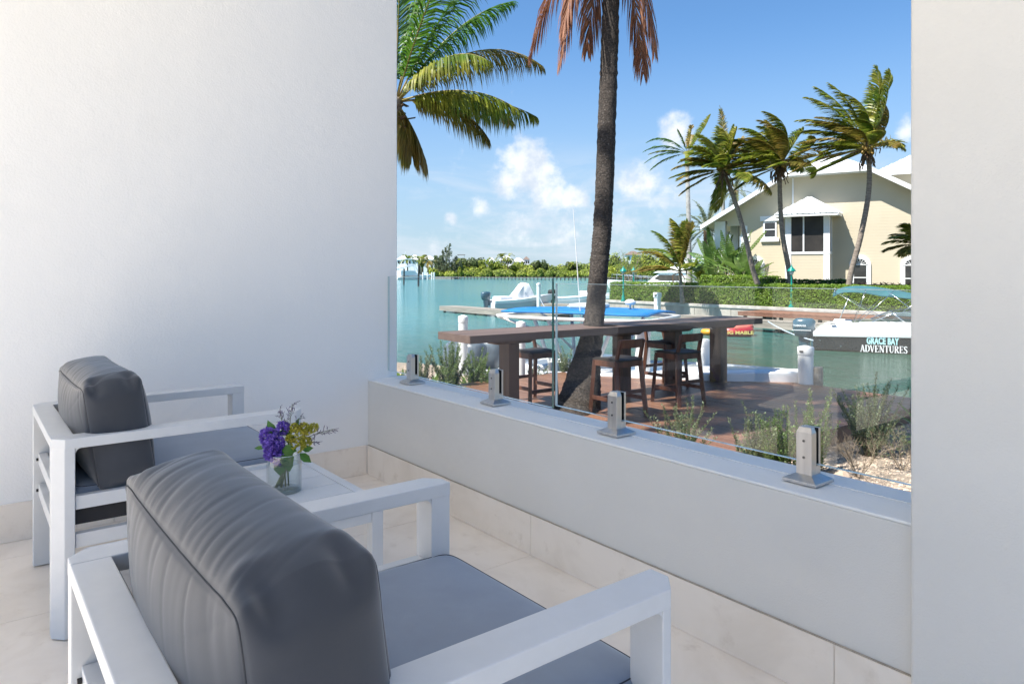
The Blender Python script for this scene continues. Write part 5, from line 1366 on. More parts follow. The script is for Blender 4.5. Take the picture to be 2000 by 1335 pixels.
# long pier with pilings across the bay
def pier(label, pa, pb, n, zt, m, rr, H=1.1):
    a = pa; b = pb; u = (b-a).normalized(); t = thing('pier', (a.x, a.y, 0), label, 'pier', rz=atan2(u.y, u.x)); L = (b-a).length
    MB().box(0, -.9, zt-.3, L, .9, zt).build('walkway', m, t)
    mb = MB(); mb.tube([(0, 0, SEA-1), (0, 0, zt+H)], rr, 8); me = mb.mesh('pile', dark_pile)
    for i in range(n): inst('pile', me, t, (L*i/n, -1.0, 0))
    return t
pier('long low pier on dark pilings across the bay', pos(885, 300, 0), pos(1370, 235, 0), 62, SEA+1.15, dockgrey_dark, .20, .05)
for k, (px, D, zt) in enumerate([(789, 171, 2.0), (817.5, 153, 2.6)]):
    b = pos(px, D, SEA); t = thing('channel_pole', b, ['dark channel pole nearest the left wall', 'taller dark channel pole right of the first one'][k], 'pole', 'dark poles in the bay')
    mb = MB(); mb.tube([(-.15, 0, -1.5), (.1, 0, zt-b.z)], [.22, .18], 8); mb.build('pole', dark_pile, t)
t = thing('quay', pos(690, 300, 0), 'pale quay with white posts at the far left shore', 'quay', rz=atan2(RT.y, RT.x))
MB().box(0, 0, SEA-.5, 45, 3, SEA+1.1).build('quay_wall', concrete, t)
for k, px in enumerate([781, 791, 798, 826, 835, 843.5, 848]):
    b = pos(px, 290, SEA); tt = thing('white_post', b, ('first', 'second', 'third', 'fourth', 'fifth', 'sixth', 'seventh')[k]+' white post from the left wall in front of the far quay', 'post', 'white posts of the far quay')
    mb = MB(); mb.tube([(0, 0, 0), (0, 0, 3.0)], .32, 8); mb.build('post', white_pvc, tt)

# ================================================================== BOATS
def hull_rings(st):
    """st: list of (x, [(halfbeam, z) from keel to sheer]) -> rings over the whole girth"""
    out = []
    for x, pr in st:
        out.append([V((x, y, z)) for y, z in pr] + [V((x, -y, z)) for y, z in reversed(pr[1:] if pr[0][0] == 0 else pr)])
    return out
def hull_part(parent, name, m, L, beam, prof, sheer, bow_pow=2.2, n=18, x0=0.0, bow_rake=.9, capends=True):
    """prof(t): list of (fraction of half beam, z) ; sheer rise handled by caller"""
    rings = []
    for i in range(n+1):
        t = i/n; x = x0+L*t
        bw = beam/2*(1-max(0, (t-.35)/.65)**bow_pow)
        pr = prof(t)
        row = [V((x+bow_rake*max(0, z-pr[0][1])*t**6, y*max(bw, .02), z)) for y, z in pr]
        row += [V((p.x, -p.y, p.z)) for p in reversed(row)]
        rings.append(row)
    mb = MB(); mb.loft(rings, True, capends); o = mb.build(name, m, parent, smooth=True, autosmooth=32)
    return o
def outboard(parent, x, y, z, s, m, name='outboard_motor', letters=None):
    """cowling top at z; engine hangs behind x"""
    o = MB()
    rings = []
    for (dz, x0, x1, w) in ((-.62, -.52, -.06, .15), (-.58, -.64, -.02, .20), (-.3, -.72, .0, .225), (-.08, -.70, .02, .215), (0.0, -.60, -.06, .15), (.015, -.5, -.14, .09)):
        n = 12; ring = []
        for k in range(n):
            a = 2*pi*k/n; cx_, hw = (x0+x1)/2, (x1-x0)/2
            ring.append(V((x+s*(cx_+hw*(abs(cos(a))**.7)*(1 if cos(a) > 0 else -1)), y+s*w*(abs(sin(a))**.7)*(1 if sin(a) > 0 else -1), z+s*dz)))
        rings.append(ring)
    o.loft(rings); e = o.build(name, m, parent, smooth=True)
    mb = MB(); mb.loft([[V((x+s*a, y+s*b, z+s*zz)) for a, b in ((-.52, -.09), (-.14, -.09), (-.14, .09), (-.52, .09))] if q == 0 else [V((x+s*a, y+s*b, z+s*zz)) for a, b in ((-.44, -.05), (-.20, -.05), (-.20, .05), (-.44, .05))] for q, zz in ((0, -.60), (1, -1.6))])
    mb.build('midsection', m, e, .02)
    MB().box(x-s*.12, y-s*.11, z-s*1.0, x+s*.12, y+s*.11, z-s*.62).build('bracket', m, e, .02)
    return e

def text_obj(txt, m, parent, size, name='lettering', bold=0.012, ext=0.004, sx=1.0, space=1.0):
    cu = bpy.data.curves.new('lettering', 'FONT'); cu.body = txt; cu.size = size; cu.offset = bold*size; cu.extrude = ext; cu.space_character = space
    cu.align_x = 'LEFT'; cu.resolution_u = 3
    o = bpy.data.objects.new('tmp', cu); col.objects.link(o)
    bpy.context.view_layer.update()
    me = bpy.data.meshes.new_from_object(o.evaluated_get(bpy.context.evaluated_depsgraph_get()))
    bpy.data.objects.remove(o)
    me.materials.clear(); me.materials.append(m)
    xs = [v.co.x for v in me.vertices]; w = max(xs)-min(xs)
    for v in me.vertices: v.co.x *= sx
    t = inst(name, me, parent)
    return t, w*sx

# serif capitals drawn from strokes, unit height
SERIF = {
 'A': (.86, [((.12, 0), (.42, 1), .07), ((.42, 1), (.76, 0), .15), ((.22, .33), (.62, .33), .06), ((0, .02), (.26, .02), .05), ((.60, .02), (.90, .02), .05)]),
 'D': (.86, [((.17, 0), (.17, 1), .15), ((.0, .98), (.45, .98), .05), ((0, .02), (.45, .02), .05), ((.43, .98), (.66, .85), .09), ((.66, .87), (.77, .62), .13), ((.77, .66), (.77, .34), .15), ((.77, .38), (.66, .13), .13), ((.66, .15), (.43, .02), .09)]),
 'V': (.84, [((.12, 1), (.43, 0), .15), ((.43, 0), (.72, 1), .07), ((-.02, .98), (.28, .98), .05), ((.58, .98), (.86, .98), .05)]),
 'E': (.74, [((.17, 0), (.17, 1), .15), ((0, .98), (.66, .98), .05), ((0, .02), (.68, .02), .05), ((.17, .52), (.5, .52), .05), ((.65, .98), (.65, .80), .05), ((.67, .02), (.67, .22), .05), ((.5, .62), (.5, .42), .05)]),
 'N': (.92, [((.15, 0), (.15, 1), .07), ((.15, 1), (.75, 0), .15), ((.75, 0), (.75, 1), .07), ((0, .02), (.30, .02), .05), ((.60, .98), (.90, .98), .05), ((0, .98), (.16, .98), .05)]),
 'T': (.78, [((.38, 0), (.38, 1), .15), ((.02, .98), (.74, .98), .05), ((.03, .98), (.03, .76), .05), ((.73, .98), (.73, .76), .05), ((.22, .02), (.54, .02), .05)]),
 'U': (.88, [((.17, 1), (.17, .28), .15), ((.17, .3), (.30, .05), .12), ((.28, .05), (.55, .05), .08), ((.53, .05), (.70, .3), .08), ((.70, .28), (.70, 1), .07), ((0, .98), (.32, .98), .05), ((.56, .98), (.84, .98), .05)]),
 'R': (.84, [((.17, 0), (.17, 1), .15), ((0, .98), (.42, .98), .05), ((0, .02), (.34, .02), .05), ((.42, .98), (.60, .86), .10), ((.62, .88), (.62, .66), .14), ((.60, .68), (.40, .52), .10), ((.17, .52), (.42, .52), .05), ((.38, .52), (.72, 0), .14), ((.66, .02), (.86, .02), .05)]),
 'S': (.64, [((.54, .82), (.42, .97), .08), ((.45, .97), (.22, .97), .07), ((.23, .97), (.10, .78), .12), ((.10, .80), (.16, .60), .13), ((.14, .62), (.50, .40), .15), ((.48, .42), (.56, .22), .13), ((.55, .24), (.42, .03), .11), ((.44, .03), (.20, .03), .07), ((.22, .03), (.06, .18), .08), ((.55, .98), (.55, .78), .04), ((.06, .24), (.06, .02), .04)])}
def serif_text(txt, m, parent, h, total):
    x = 0; adv = sum(SERIF[c][0] for c in txt)+.06*(len(txt)-1); k = total/adv
    out = []
    for i, c in enumerate(txt):
        mb = MB()
        for q, (a, b, w) in enumerate(SERIF[c][1]):
            A = V((x+a[0]*k, 0, a[1]*h)); B = V((x+b[0]*k, 0, b[1]*h)); d = (B-A).normalized(); n = V((-d.z, 0, d.x)); w2 = w*h/2
            yy = -.004-.0004*q
            mb.add([A-n*w2+V((0, yy, 0)), B-n*w2+V((0, yy, 0)), B+n*w2+V((0, yy, 0)), A+n*w2+V((0, yy, 0))], [(0, 1, 2, 3)])
        out.append(mb); x += (SERIF[c][0]+.06)*k
    return out

# --- the dark hulled bowrider on the right
ps = pos(1588, 27.9, 0); pe = pos(1784, 26.4, 0); bu = (pe-ps).normalized()
BL = 7.8
t = thing('motor_boat', (ps.x, ps.y, SEA), 'white and black motor boat with teal sunshade lettered GRACE BAY ADVENTURES', 'boat', rz=atan2(bu.y, bu.x))
BM = 2.5
# boat coordinates: x forward, y to port (away from us is +y); centre line sits half a beam behind the visible side
C0 = BM/2
def offs(o): o.location.y = C0; return o
zb = lambda px, py, D: zat(py, D)-SEA
zk = .60
offs(hull_part(t, 'hull_side', navy, BL, BM, lambda q: [(0, -.35+.2*q**3), (.72, -.12+.25*q**3), (.93, .06+.15*q**3), (1.0, zk-.03+.16*q)], None, capends=True))
offs(hull_part(t, 'rub_rail', gelcoat, BL, BM+.07, lambda q: [(1.0, zk-.03+.16*q), (1.01, zk+.07+.16*q), (.98, zk+.09+.16*q)], None))
def topz(q): return .05+ (0.24*min(1, q/.05)**.8 + .20*min(1, max(0, (q-.05)/.22))**.7)
offs(hull_part(t, 'topsides', gelcoat, BL, BM-.03, lambda q: [(1.0, zk+.08+.16*q), (.985, zk+.10+.16*q+(topz(q)-.05)*.62), (.93, zk+.06+.16*q*.3+topz(q)-.02), (.86, zk+.09+.16*q*.3+topz(q)), (.70, zk+.07+.16*q*.3+topz(q))], None, n=46, capends=True))
offs(MB().box(.5, -.80, .5, BL*.8, .80, .9).build('cockpit_sole', gelcoat, t))
offs(MB().box(.7, -.7, .9, 1.4, .7, 1.16).build('sun_pad', cover_m, t, .06))
# windscreen
xw = hs
def sx(px): 
    # distance along the visible side for a picture column
    d = FW + RT*((px-1000)/1379.0); det = d.x*(-bu.y)+bu.x*d.y
    r0, r1 = ps.x-CAM.x, ps.y-CAM.y
    return (d.x*r1-d.y*r0)/det
x1 = sx(1702); x2 = sx(1745); x3 = sx(1800); zd = 1.17
P = [V((x1, C0-1.08, zd)), V((x2, C0-1.02, zd+.36)), V((x3, C0-.75, zd+.50)), V((x3+.5, C0-.70, zd+.02)), V((x2+.42, C0-1.0, zd))]
wo = MB(); wo.add([P[0], P[1], P[4]], [(0, 1, 2)]); wo.add([P[1], P[2], P[3], P[4]], [(0, 1, 2, 3)])
Q = [V((p.x, 2*C0-p.y, p.z)) for p in P]; wo.add([Q[0], Q[1], Q[4]], [(0, 1, 2)]); wo.add([Q[1], Q[2], Q[3], Q[4]], [(0, 1, 2, 3)]); wo.add([P[2], Q[2], Q[3], P[3]], [(0, 1, 2, 3)])
wo = wo.build('windscreen', wind_glass, t)
mb = MB()
for S in (P, Q):
    mb.tube([S[0], S[1], S[2]], .022, 6); mb.tube([S[1], S[4]], .028, 6); mb.tube([S[0], S[4], S[3]], .022, 6)
mb.tube([P[2], Q[2]], .022, 6); mb.build('windscreen_frame', alu, wo, smooth=True)
# bimini
bz = lambda py: zat(py, 27)-SEA
xa, xb, xc, xd_ = sx(1627), sx(1678), sx(1735), sx(1788)
mb = MB(); rings = []
xe = xa+3.3
for i in range(17):
    q = i/16; x = xa+(xe-xa)*q; z = 2.26+.30*sin(pi*min(1, q*1.02)**.62)-.10*q; row = []
    for j in range(13):
        v = -1+2*j/12; row.append(V((x, C0+v*1.12, z-(.10+.16*(1-abs(2*q-1)))*v*v-.05*cos(q*pi*6)*0-.05*(abs(v) > .99))))
    rings.append(row)
mb.loft(rings, closed=False); bo = mb.build('sunshade', teal_canvas, t, smooth=True)
so = bo.modifiers.new('thick', 'SOLIDIFY'); so.thickness = .02
mb = MB()
for s in (-1, 1):
    y = C0+s*1.12; yb = C0+s*1.16
    for (xt, zt_, xb_, zb_) in ((xa+.05, 2.33, xa+2.0, 1.12), (xa+1.15, 2.42, xa+.75, 1.12), (xa+1.15, 2.42, xa+.75, 1.12), (xa+2.1, 2.38, xa+.85, 1.1), (xa+3.2, 2.30, xa+1.9, 1.15), (xa+1.9, 2.36, xa+3.3, 1.2), (xa+.55, 2.1, xa+.15, 1.0)):
        mb.tube([(xt, y, zt_), (xb_, yb, zb_)], .011, 5)
for xq, zq in ((xa+.05, 2.34), (xe-.05, 2.3)): mb.tube([(xq, C0-1.12, zq), (xq, C0, zq+.12), (xq, C0+1.12, zq)], .016, 5)
mb.build('sunshade_frame', alu, t, smooth=True)
eng = outboard(t, .02, C0, 1.18, 1.22, outboard_m)
tx, w = text_obj('YAMAHA', text_white, eng, .12, bold=.02); tx.location = (-.80, C0-.282, .86); tx.rotation_euler = (pi/2, 0, 0)
MB().box(-.85, C0-.274, .70, -.12, C0-.268, .725).build('stripe', text_white, eng)
# cleats, vents and lettering
for x_, z_ in ((.25, .42), (1.0, .22)):
    mb = MB(); mb.tube([(x_, -.03, z_), (x_, .1, z_)], .03, 8); mb.build('fitting', alu, t)
for x_, z_ in ((.72, 1.06), (3.45, 1.12), (4.2, 1.10), (4.85, 1.10)):
    MB().box(x_-.09, -.02, z_, x_+.09, .12, z_+.035).build('cleat', dark_steel, t, .01)
MB().box(5.6, -.02, 1.0, 6.1, .1, 1.07).build('vent', dark_steel, t, .02)
lx = sx(1692.5)
wtot = sx(1756)-lx
tx, w = text_obj('GRACE BAY', text_cyan, t, .36, bold=.045, space=1.05); tx.scale.x = wtot/w; tx.location = (lx, -.012, .36); tx.rotation_euler = (pi/2, 0, 0)
lx = sx(1680); wtot = sx(1772.5)-lx
let = t
for mb in serif_text('ADVENTURES', text_white, t, .26, wtot):
    o = mb.build('letter', text_white, t); o.location = (lx, -.012, .045); o.rotation_euler = (radians(-2), 0, 0)
tx, w = text_obj('sea  hunter'[:0] or 'sea  ranker'[:0] or 'SEA  ....', text_grey, t, .09) if False else (None, 0)
# faint model script on the topsides: short dark strokes
mb = MB()
for k in range(13):
    if k == 5: continue
    x_ = 1.95+k*.062; mb.slab((x_, -.020, 1.00), (x_+.03, -.020, 1.045), .006, .02, V((0, 0, 1)))
mb.build('script_mark', text_grey, t)

# --- centre console boat with blue T-top moored along the deck
bw_ = pos(1530, 12.1, 0); st_ = pos(962, 15.2, 0); u = (bw_-st_).normalized(); BL = (bw_-st_).length
t = thing('t_top_boat', (st_.x, st_.y, SEA), 'white centre console boat with bright blue T-top moored along the deck', 'boat', rz=atan2(u.y, u.x))
hull_part(t, 'hull', gelcoat, BL, 2.5, lambda q: [(0, -.3), (.8, 0), (.95, .25), (1.0, 1.02+.30*q), (.98, 1.12+.30*q), (.86, 1.14+.30*q), (.82, 1.0+.26*q), (.80, .6), (0.0, .58)], None, n=28, bow_pow=2.4, bow_rake=.35)
mb = MB(); rg = []
for i in range(15):
    q = .40+.60*i/14; bwq = 2.5/2*(1-max(0, (q-.35)/.65)**2.4); xx = BL*q+.35*(1.3+.3*q)*q**6
    rg.append([V((xx, -bwq*.90, 1.10+.30*q)), V((xx, -bwq*.5, 1.13+.31*q)), V((xx, 0, 1.15+.32*q)), V((xx, bwq*.5, 1.13+.31*q)), V((xx, bwq*.90, 1.10+.30*q))])
mb.loft(rg, closed=False); mb.build('foredeck', gelcoat, t, smooth=True)
MB().box(2.1, -.45, .5, 3.0, .45, 1.45).build('console', gelcoat, t, .08); MB().box(.9, -.5, .5, 1.5, .5, 1.25).build('leaning_post', gelcoat, t, .08)
MB().box(.0, -1.0, .85, .35, 1.0, 1.02).build('transom', gelcoat, t, .05)
tz = zat(614, 14.3)-SEA
ctr = (pos(1160, 14.3, 0)-st_); cxx = ctr.dot(u)
mb = MB(); rings = []
Lt, Wt = 3.1, 2.15
for i in range(15):
    q = -1+2*i/14; row = []
    for j in range(11):
        v = -1+2*j/10; wv = Wt/2*(1-.30*abs(q)**4)
        row.append(V((cxx+q*Lt/2, v*wv, tz+.055+.03*(1-q*q)+.035*(1-v*v))))
    rings.append(row)
mb.loft(rings, closed=False); o = mb.build('canvas_top', blue_canvas, t, smooth=True); so = o.modifiers.new('thick', 'SOLIDIFY'); so.thickness = .03
mb = MB(); edge = []
for i in range(15): q = -1+2*i/14; edge.append(V((cxx+q*(Lt/2+.06), -(Wt/2*(1-.30*abs(q)**4)+.05), tz-.01)))
edge2 = [V((p.x, -p.y, p.z)) for p in edge]
mb.tube(edge+edge2[::-1]+[edge[0]], .032, 8); fr = mb.build('top_frame', white_pvc, t, smooth=True)
mb = MB()
for s in (-1, 1):
    mb.tube([(cxx-Lt/2-.02, s*.85, tz-.02), (cxx-.9, s*.55, tz-.28), (cxx-.35, s*.5, tz-.32)], .028, 7)
    mb.tube([(cxx-.75, s*.8, tz-.05), (cxx-.55, s*.55, 1.35), (cxx-.6, s*.6, .5)], .038, 7)
    mb.tube([(cxx-.45, s*.8, tz-.05), (cxx-.28, s*.5, 1.35), (cxx-.2, s*.55, .5)], .038, 7)
    mb.tube([(cxx+.9, s*.75, tz-.05), (cxx+.45, s*.5, 1.35), (cxx+.5, s*.55, .5)], .038, 7)
    mb.tube([(cxx-.55, s*.55, 1.35), (cxx+.45, s*.5, 1.35)], .03, 7)
    mb.tube([(cxx-.9, s*.55, tz-.28), (cxx-1.15, s*.6, 1.9), (cxx-.6, s*.55, 1.5)], .025, 7)
mb.build('top_legs', white_pvc, t, smooth=True)
MB().box(cxx-.25, -.35, tz+.15, cxx+.35, .35, tz+.24).build('life_raft_box', white_pvc, t, .04)
mb = MB(); mb.lathe([(.02, 0), (.02, .12), (.10, .13), (.11, .19), (.05, .23)], 12, (cxx+.85, .15, tz+.1)); mb.build('antenna_dome', white_pvc, t, smooth=True)
for s in (-1, 1):
    e_ = outboard(t, .02, s*.40, 1.62, 1.35, grey_cowl)
mb = MB(); mb.tube([(1.5, -.9, .9), (cxx-.2, -.95, tz)], .012, 5); 
mb = MB(); b_ = V((pos(1143, 13.2, 0)-st_).to_tuple()); 
ux, uy = b_.dot(u), b_.dot(V((-u.y, u.x, 0))); mb.tube([(ux, uy, 1.0), (ux-.25, uy, zat(408, 13.3)-SEA)], [.016, .005], 6); mb.build('vhf_antenna', white_pvc, t)
mb = MB(); mb.tube([(2.6, -.55, 1.0), (2.6, -.62, 1.0)], .17, 16); mb.build('fuel_filter', text_yellow, t)

# --- skiff with covered console
def skiff(pa, pb, label, cover, name='skiff', eng=True, whip=True):
    u = (pb-pa).normalized(); L = (pb-pa).length; t = thing(name, (pa.x, pa.y, SEA), label, 'boat', rz=atan2(u.y, u.x))
    hull_part(t, 'hull', gelcoat, L, 2.2, lambda q: [(0, -.2), (.85, .0), (1.0, .72+.45*q*q), (.95, .76+.45*q*q), (.85, .60+.4*q*q), (0, .5)], None, n=16)
    hull_part(t, 'hull_band', mat('grey_hull', (.42, .47, .50), None, rough=.3), L*.985, 2.21, lambda q: [(.99, .12), (1.0, .30+.2*q*q), (1.005, .48+.35*q*q)], None, n=16, capends=False)
    if cover:
        mb = MB(); rg = []
        for x, w, h in ((2.0, .55, 1.0), (2.15, .62, 1.15), (2.9, .60, 2.05), (3.15, .5, 2.2), (3.65, .5, 2.12), (3.95, .55, 1.5), (4.05, .62, .95)):
            rg.append([V((x, -w, .6)), V((x, -w*.85, h*.9)), V((x, -w*.4, h)), V((x, w*.4, h)), V((x, w*.85, h*.9)), V((x, w, .6))])
        mb.loft(rg); mb.build('console_cover', cover_m, t, smooth=True, autosmooth=50)
        MB().box(.6, -.7, .6, 1.9, .7, 1.05).build('seat_cover', cover_m, t, .1)
    else:
        MB().box(2.2, -.5, .6, 3.2, .5, 1.35).build('console', gelcoat, t, .1); MB().box(3.3, -.4, .6, 3.9, .4, 1.15).build('seat', cover_m, t, .1); MB().box(4.2, -.5, .6, 5.0, .5, 1.0).build('cooler', gelcoat, t, .05)
    if eng: outboard(t, .05, 0, 1.45, 1.15, outboard_m if cover else rubber)
    return t
skiff(pos(956, 59, 0), pos(1062, 61.5, 0), 'small grey white skiff with shrouded console at the jetty', True)
skiff(pos(1086, 66, 0), pos(1182, 66, 0), 'low white open boat behind the blue T-top, beside the palm trunk', False)
mb = MB(); mb.tube([(0, 0, -1), (0, 0, 2.05)], .17, 10); mb.lathe([(.2, 2.0), (.2, 2.15), (.02, 2.2)], 10); tag(mb.build('dock_post', white_pvc, loc=pos(1052, 58.6, SEA)), 'thin white post between the skiff and the floating dock', 'post')
tag(MB().box(-.5, -.45, 0, .5, .45, .36).build('dock_box', white_pvc, None, .06, loc=pos(1126, 47, -1.42)), 'white dock box on the jetty end above the blue T-top', 'box')

# --- red inflatable tube
b = pos(1432, 34.5, SEA); 
t = thing('towable_tube', b, 'red and coral inflatable towable tube lettered BIG MABLE by the landing stage', 'inflatable', rz=atan2(RT.y, RT.x)-.12)
def torus(mb, cx_, cy, z, R1, R2, rr, n=24, k=8):
    rings = []
    for i in range(n+1):
        a = 2*pi*i/n; c = V((cx_+R1*cos(a), cy+R2*sin(a), z)); d = V((cos(a), sin(a), 0)); rings.append([c+d*rr*cos(2*pi*j/k)+UP*rr*sin(2*pi*j/k) for j in range(k)])
    mb.loft(rings, True, False); return mb
torus(MB(), 0, 0, .22, .75, .6, .25).build('lower_tube', red_tube, t, smooth=True)
mb = MB(); mb.lathe([(.80, .36), (.72, .50), (.35, .66), (.02, .68)], 16); o = mb.build('seat_cushion', orange_tube, t, smooth=True)
torus(MB(), -1.1, .1, .16, .30, .30, .14).build('yellow_ring', yellow_v, t, smooth=True)
torus(MB(), .25, .35, .42, .62, .4, .18).build('upper_tube', orange_tube, t, smooth=True)
tx, w = text_obj('T BIG MABLE', text_yellow, t, .22, bold=.03); tx.location = (-.84, -.885, .14); tx.rotation_euler = (pi/2, 0, 0); tx.scale.x = 1.62/w
# mooring lines
def rope(label, a, b, sag, r_=.02, group=None):
    a = V(a); b = V(b); mb = MB(); mb.tube([a.lerp(b, k/10)-UP*sag*4*(k/10)*(1-k/10) for k in range(11)], r_, 5); return tag(mb.build('mooring_line', rope_m), label, 'rope', group)
rope('pale blue mooring line from the dark hulled boat to the landing stage', V((ps.x, ps.y, -1.5)), pos(1500, 35, -1.25), .1, .025)
rope('thin mooring line from the skiff to the jetty', pos(1052, 60, SEA+1.1), pos(1072, 46.5, -1.4), .15, .02)

# --- motor yacht behind the hedge
pa = pos(1378, 84, 0); pb = pos(1198, 100, 0); u = (pb-pa).normalized(); L = (pb-pa).length
t = thing('motor_yacht', (pa.x, pa.y, SEA), 'long white motor yacht behind the clipped hedge', 'yacht', rz=atan2(u.y, u.x))
hull_part(t, 'hull', gelcoat, L, 4.2, lambda q: [(0, -.3), (.9, .1), (1, 1.15+.75*q), (.95, 1.25+.75*q), (.0, 1.3+.75*q)], None, n=18)
mb = MB(); yzprism(mb, [(1.5, 1.3), (9.5, 1.5), (7.6, 2.55), (6.6, 2.95), (1.5, 2.95)], -1.5, 1.5); c_ = mb.build('cabin', gelcoat, t, .08)
for s in (-1.505, 1.505):
    mb = MB(); mb.add([(2.6, s, 2.0), (6.4, s, 2.0), (7.6, s, 2.25), (6.5, s, 2.75), (2.6, s, 2.7)], [(0, 1, 2, 3, 4)]); mb.build('pane', window_dark, c_)
mb = MB(); yzprism(mb, [(0.2, 2.98), (7.6, 2.98), (6.8, 3.2), (.6, 3.2)], -1.7, 1.7); mb.build('flybridge', gelcoat, t, .04)
mb = MB(); yzprism(mb, [(2.0, 3.2), (5.6, 3.2), (4.9, 3.75), (2.0, 3.6)], -1.1, 1.1); mb.build('flybridge_front', gelcoat, t, .06)
mb = MB(); yzprism(mb, [(1.0, 4.6), (4.5, 4.65), (4.2, 4.8), (1.2, 4.75)], -1.1, 1.1); mb.build('hard_top', gelcoat, t, .05)
mb = MB()
for s in (-1, 1):
    mb.slab((1.4, s*.95, 3.2), (2.6, s*.95, 4.62), .10, .16, V((0, 1, 0))); mb.slab((4.8, s*.95, 3.4), (3.6, s*.95, 4.62), .08, .1, V((0, 1, 0)))
mb.build('radar_arch', gelcoat, t)
mb = MB()
for s in (-1, 1):
    for k in range(9): x = 6.0+k*1.5; z = 1.35+.75*x/L; mb.tube([(x, s*1.2*(1-max(0, (x/L-.5)/.5)**2*.7), z), (x, s*1.2*(1-max(0, (x/L-.5)/.5)**2*.7), z+.7)], .025, 4)
    mb.tube([(x_, s*1.2*(1-max(0, (x_/L-.5)/.5)**2*.7), 2.05+.75*x_/L) for x_ in [6+q*1.5 for q in range(9)]], .03, 4)
mb.build('hand_rail', alu, t)

# --- sport fishing boat at far left
pa = pos(770, 285, 0); pb = pos(850, 300, 0); u = (pb-pa).normalized()
t = thing('sport_fishing_boat', (pa.x, pa.y, SEA), 'white sport fishing boat with tall tower and outriggers at the far left quay', 'boat', rz=atan2(u.y, u.x))
hull_part(t, 'hull', gelcoat, 17, 5, lambda q: [(0, -.3), (.9, .1), (1, .8+1.2*q), (0, 1.0+1.2*q)], None, n=14)
mb = MB(); yzprism(mb, [(2, 1.4), (11, 1.9), (9, 3.6), (2, 3.6)], -1.8, 1.8); mb.build('cabin', gelcoat, t, .1)
mb = MB(); yzprism(mb, [(1.5, 4.6), (8.5, 5.6), (8.3, 5.9), (1.4, 4.9)], -1.9, 1.9); mb.build('canopy', gelcoat, t, .1)
mb = MB(); yzprism(mb, [(4.2, 8.2), (8.2, 8.2), (8.0, 8.6), (4.4, 8.6)], -1.2, 1.2); mb.build('tower_top', gelcoat, t, .1)
mb = MB()
for s in (-1, 1):
    mb.tube([(3, s*1.6, 3.6), (5, s*1.0, 8.2)], .10, 4); mb.tube([(9.5, s*1.6, 3.2), (7.6, s*1.0, 8.2)], .10, 4); mb.tube([(4, s*1.3, 6.2), (8.4, s*1.3, 6.2)], .08, 4)
mb.tube([(7, -1.2, 8.6), (12.5, -1.2, 1.6)], .10, 4); mb.tube([(13.5, 1, 1.6), (9.5, 1, 10.5)], .10, 4); mb.tube([(5, 0, 8.6), (5.5, 0, 11.5)], .07, 4)
mb.build('tower_frame', white_pvc, t)

# ================================================================== FAR HOUSES
def far_house(px, D, pyr, wpx, hpx, label, roof=roof_m, body=5.0, wins=3):
    b = pos(px, D, SEA+.8); zr_ = zat(pyr, D); W = wpx/1379*D; rh = hpx/1379*D; t = thing('villa', b, label, 'house', None, rz=atan2(RT.y, RT.x))
    ze = zr_-b.z-rh
    MB().box(-W*.42, -W*.32, 0, W*.42, W*.32, ze).build('wall', white_paint, t)
    mb = MB(); mb.add([(-W/2, -W*.4, ze+.02), (W/2, -W*.4, ze+.02), (W/2, W*.4, ze+.02), (-W/2, W*.4, ze+.02), (-W*.08, 0, ze+rh), (W*.08, 0, ze+rh)], [(0, 1, 5, 4), (1, 2, 5), (2, 3, 4, 5), (3, 0, 4), (3, 2, 1, 0)]); mb.build('roof', roof, t)
    for k in range(wins):
        x = -W*.3+k*W*.6/max(1, wins-1); MB().box(x-.5, -W*.32-.06, ze-2.4, x+.5, -W*.32-.01, ze-.7).build('window', window_dark, t)
far_house(788, 430, 499, 26, 8, 'far villa with white pyramid roof next to the left wall')
far_house(810, 425, 498, 28, 9, 'far villa with tall white roof behind the sport boat tower')
far_house(838, 420, 499, 26, 8, 'white roofed far villa right of the small shore palms')
far_house(960, 440, 503, 17, 8, 'white roofed pavilion at the left of the middle group')
far_house(989, 445, 499, 28, 9, 'white roofed villa partly behind a small palm in the middle')
far_house(1012, 440, 503, 26, 8, 'low white roofed pavilion in the middle of the far shore')
far_house(1028, 450, 501, 14, 6, 'small brown roofed gazebo in the middle of the far shore', brown_roof)
far_house(1236, 330, 490, 34, 8, 'brown roofed white villa above the scrub right of the dark palm trunk', brown_roof)
far_house(1365, 330, 496, 22, 5, 'white villa glimpsed beside the pale royal palm trunk')
b = pos(901, 430, SEA+.8); t = thing('pergola_tower', b, 'small rooftop pergola rising above the far trees', 'pergola', rz=atan2(RT.y, RT.x)); zz = zat(497, 430)-b.z
MB().box(-2.0, -1.5, 0, 2.0, 1.5, zz-2.4).build('tower_body', white_paint, t); MB().box(-2.3, -1.8, zz-.3, 2.3, 1.8, zz).build('flat_roof', brown_roof, t)
for s in (-1, 1): MB().box(s*1.9-.12, -1.4, zz-2.4, s*1.9+.12, -1.1, zz-.3).build('post', white_paint, t)

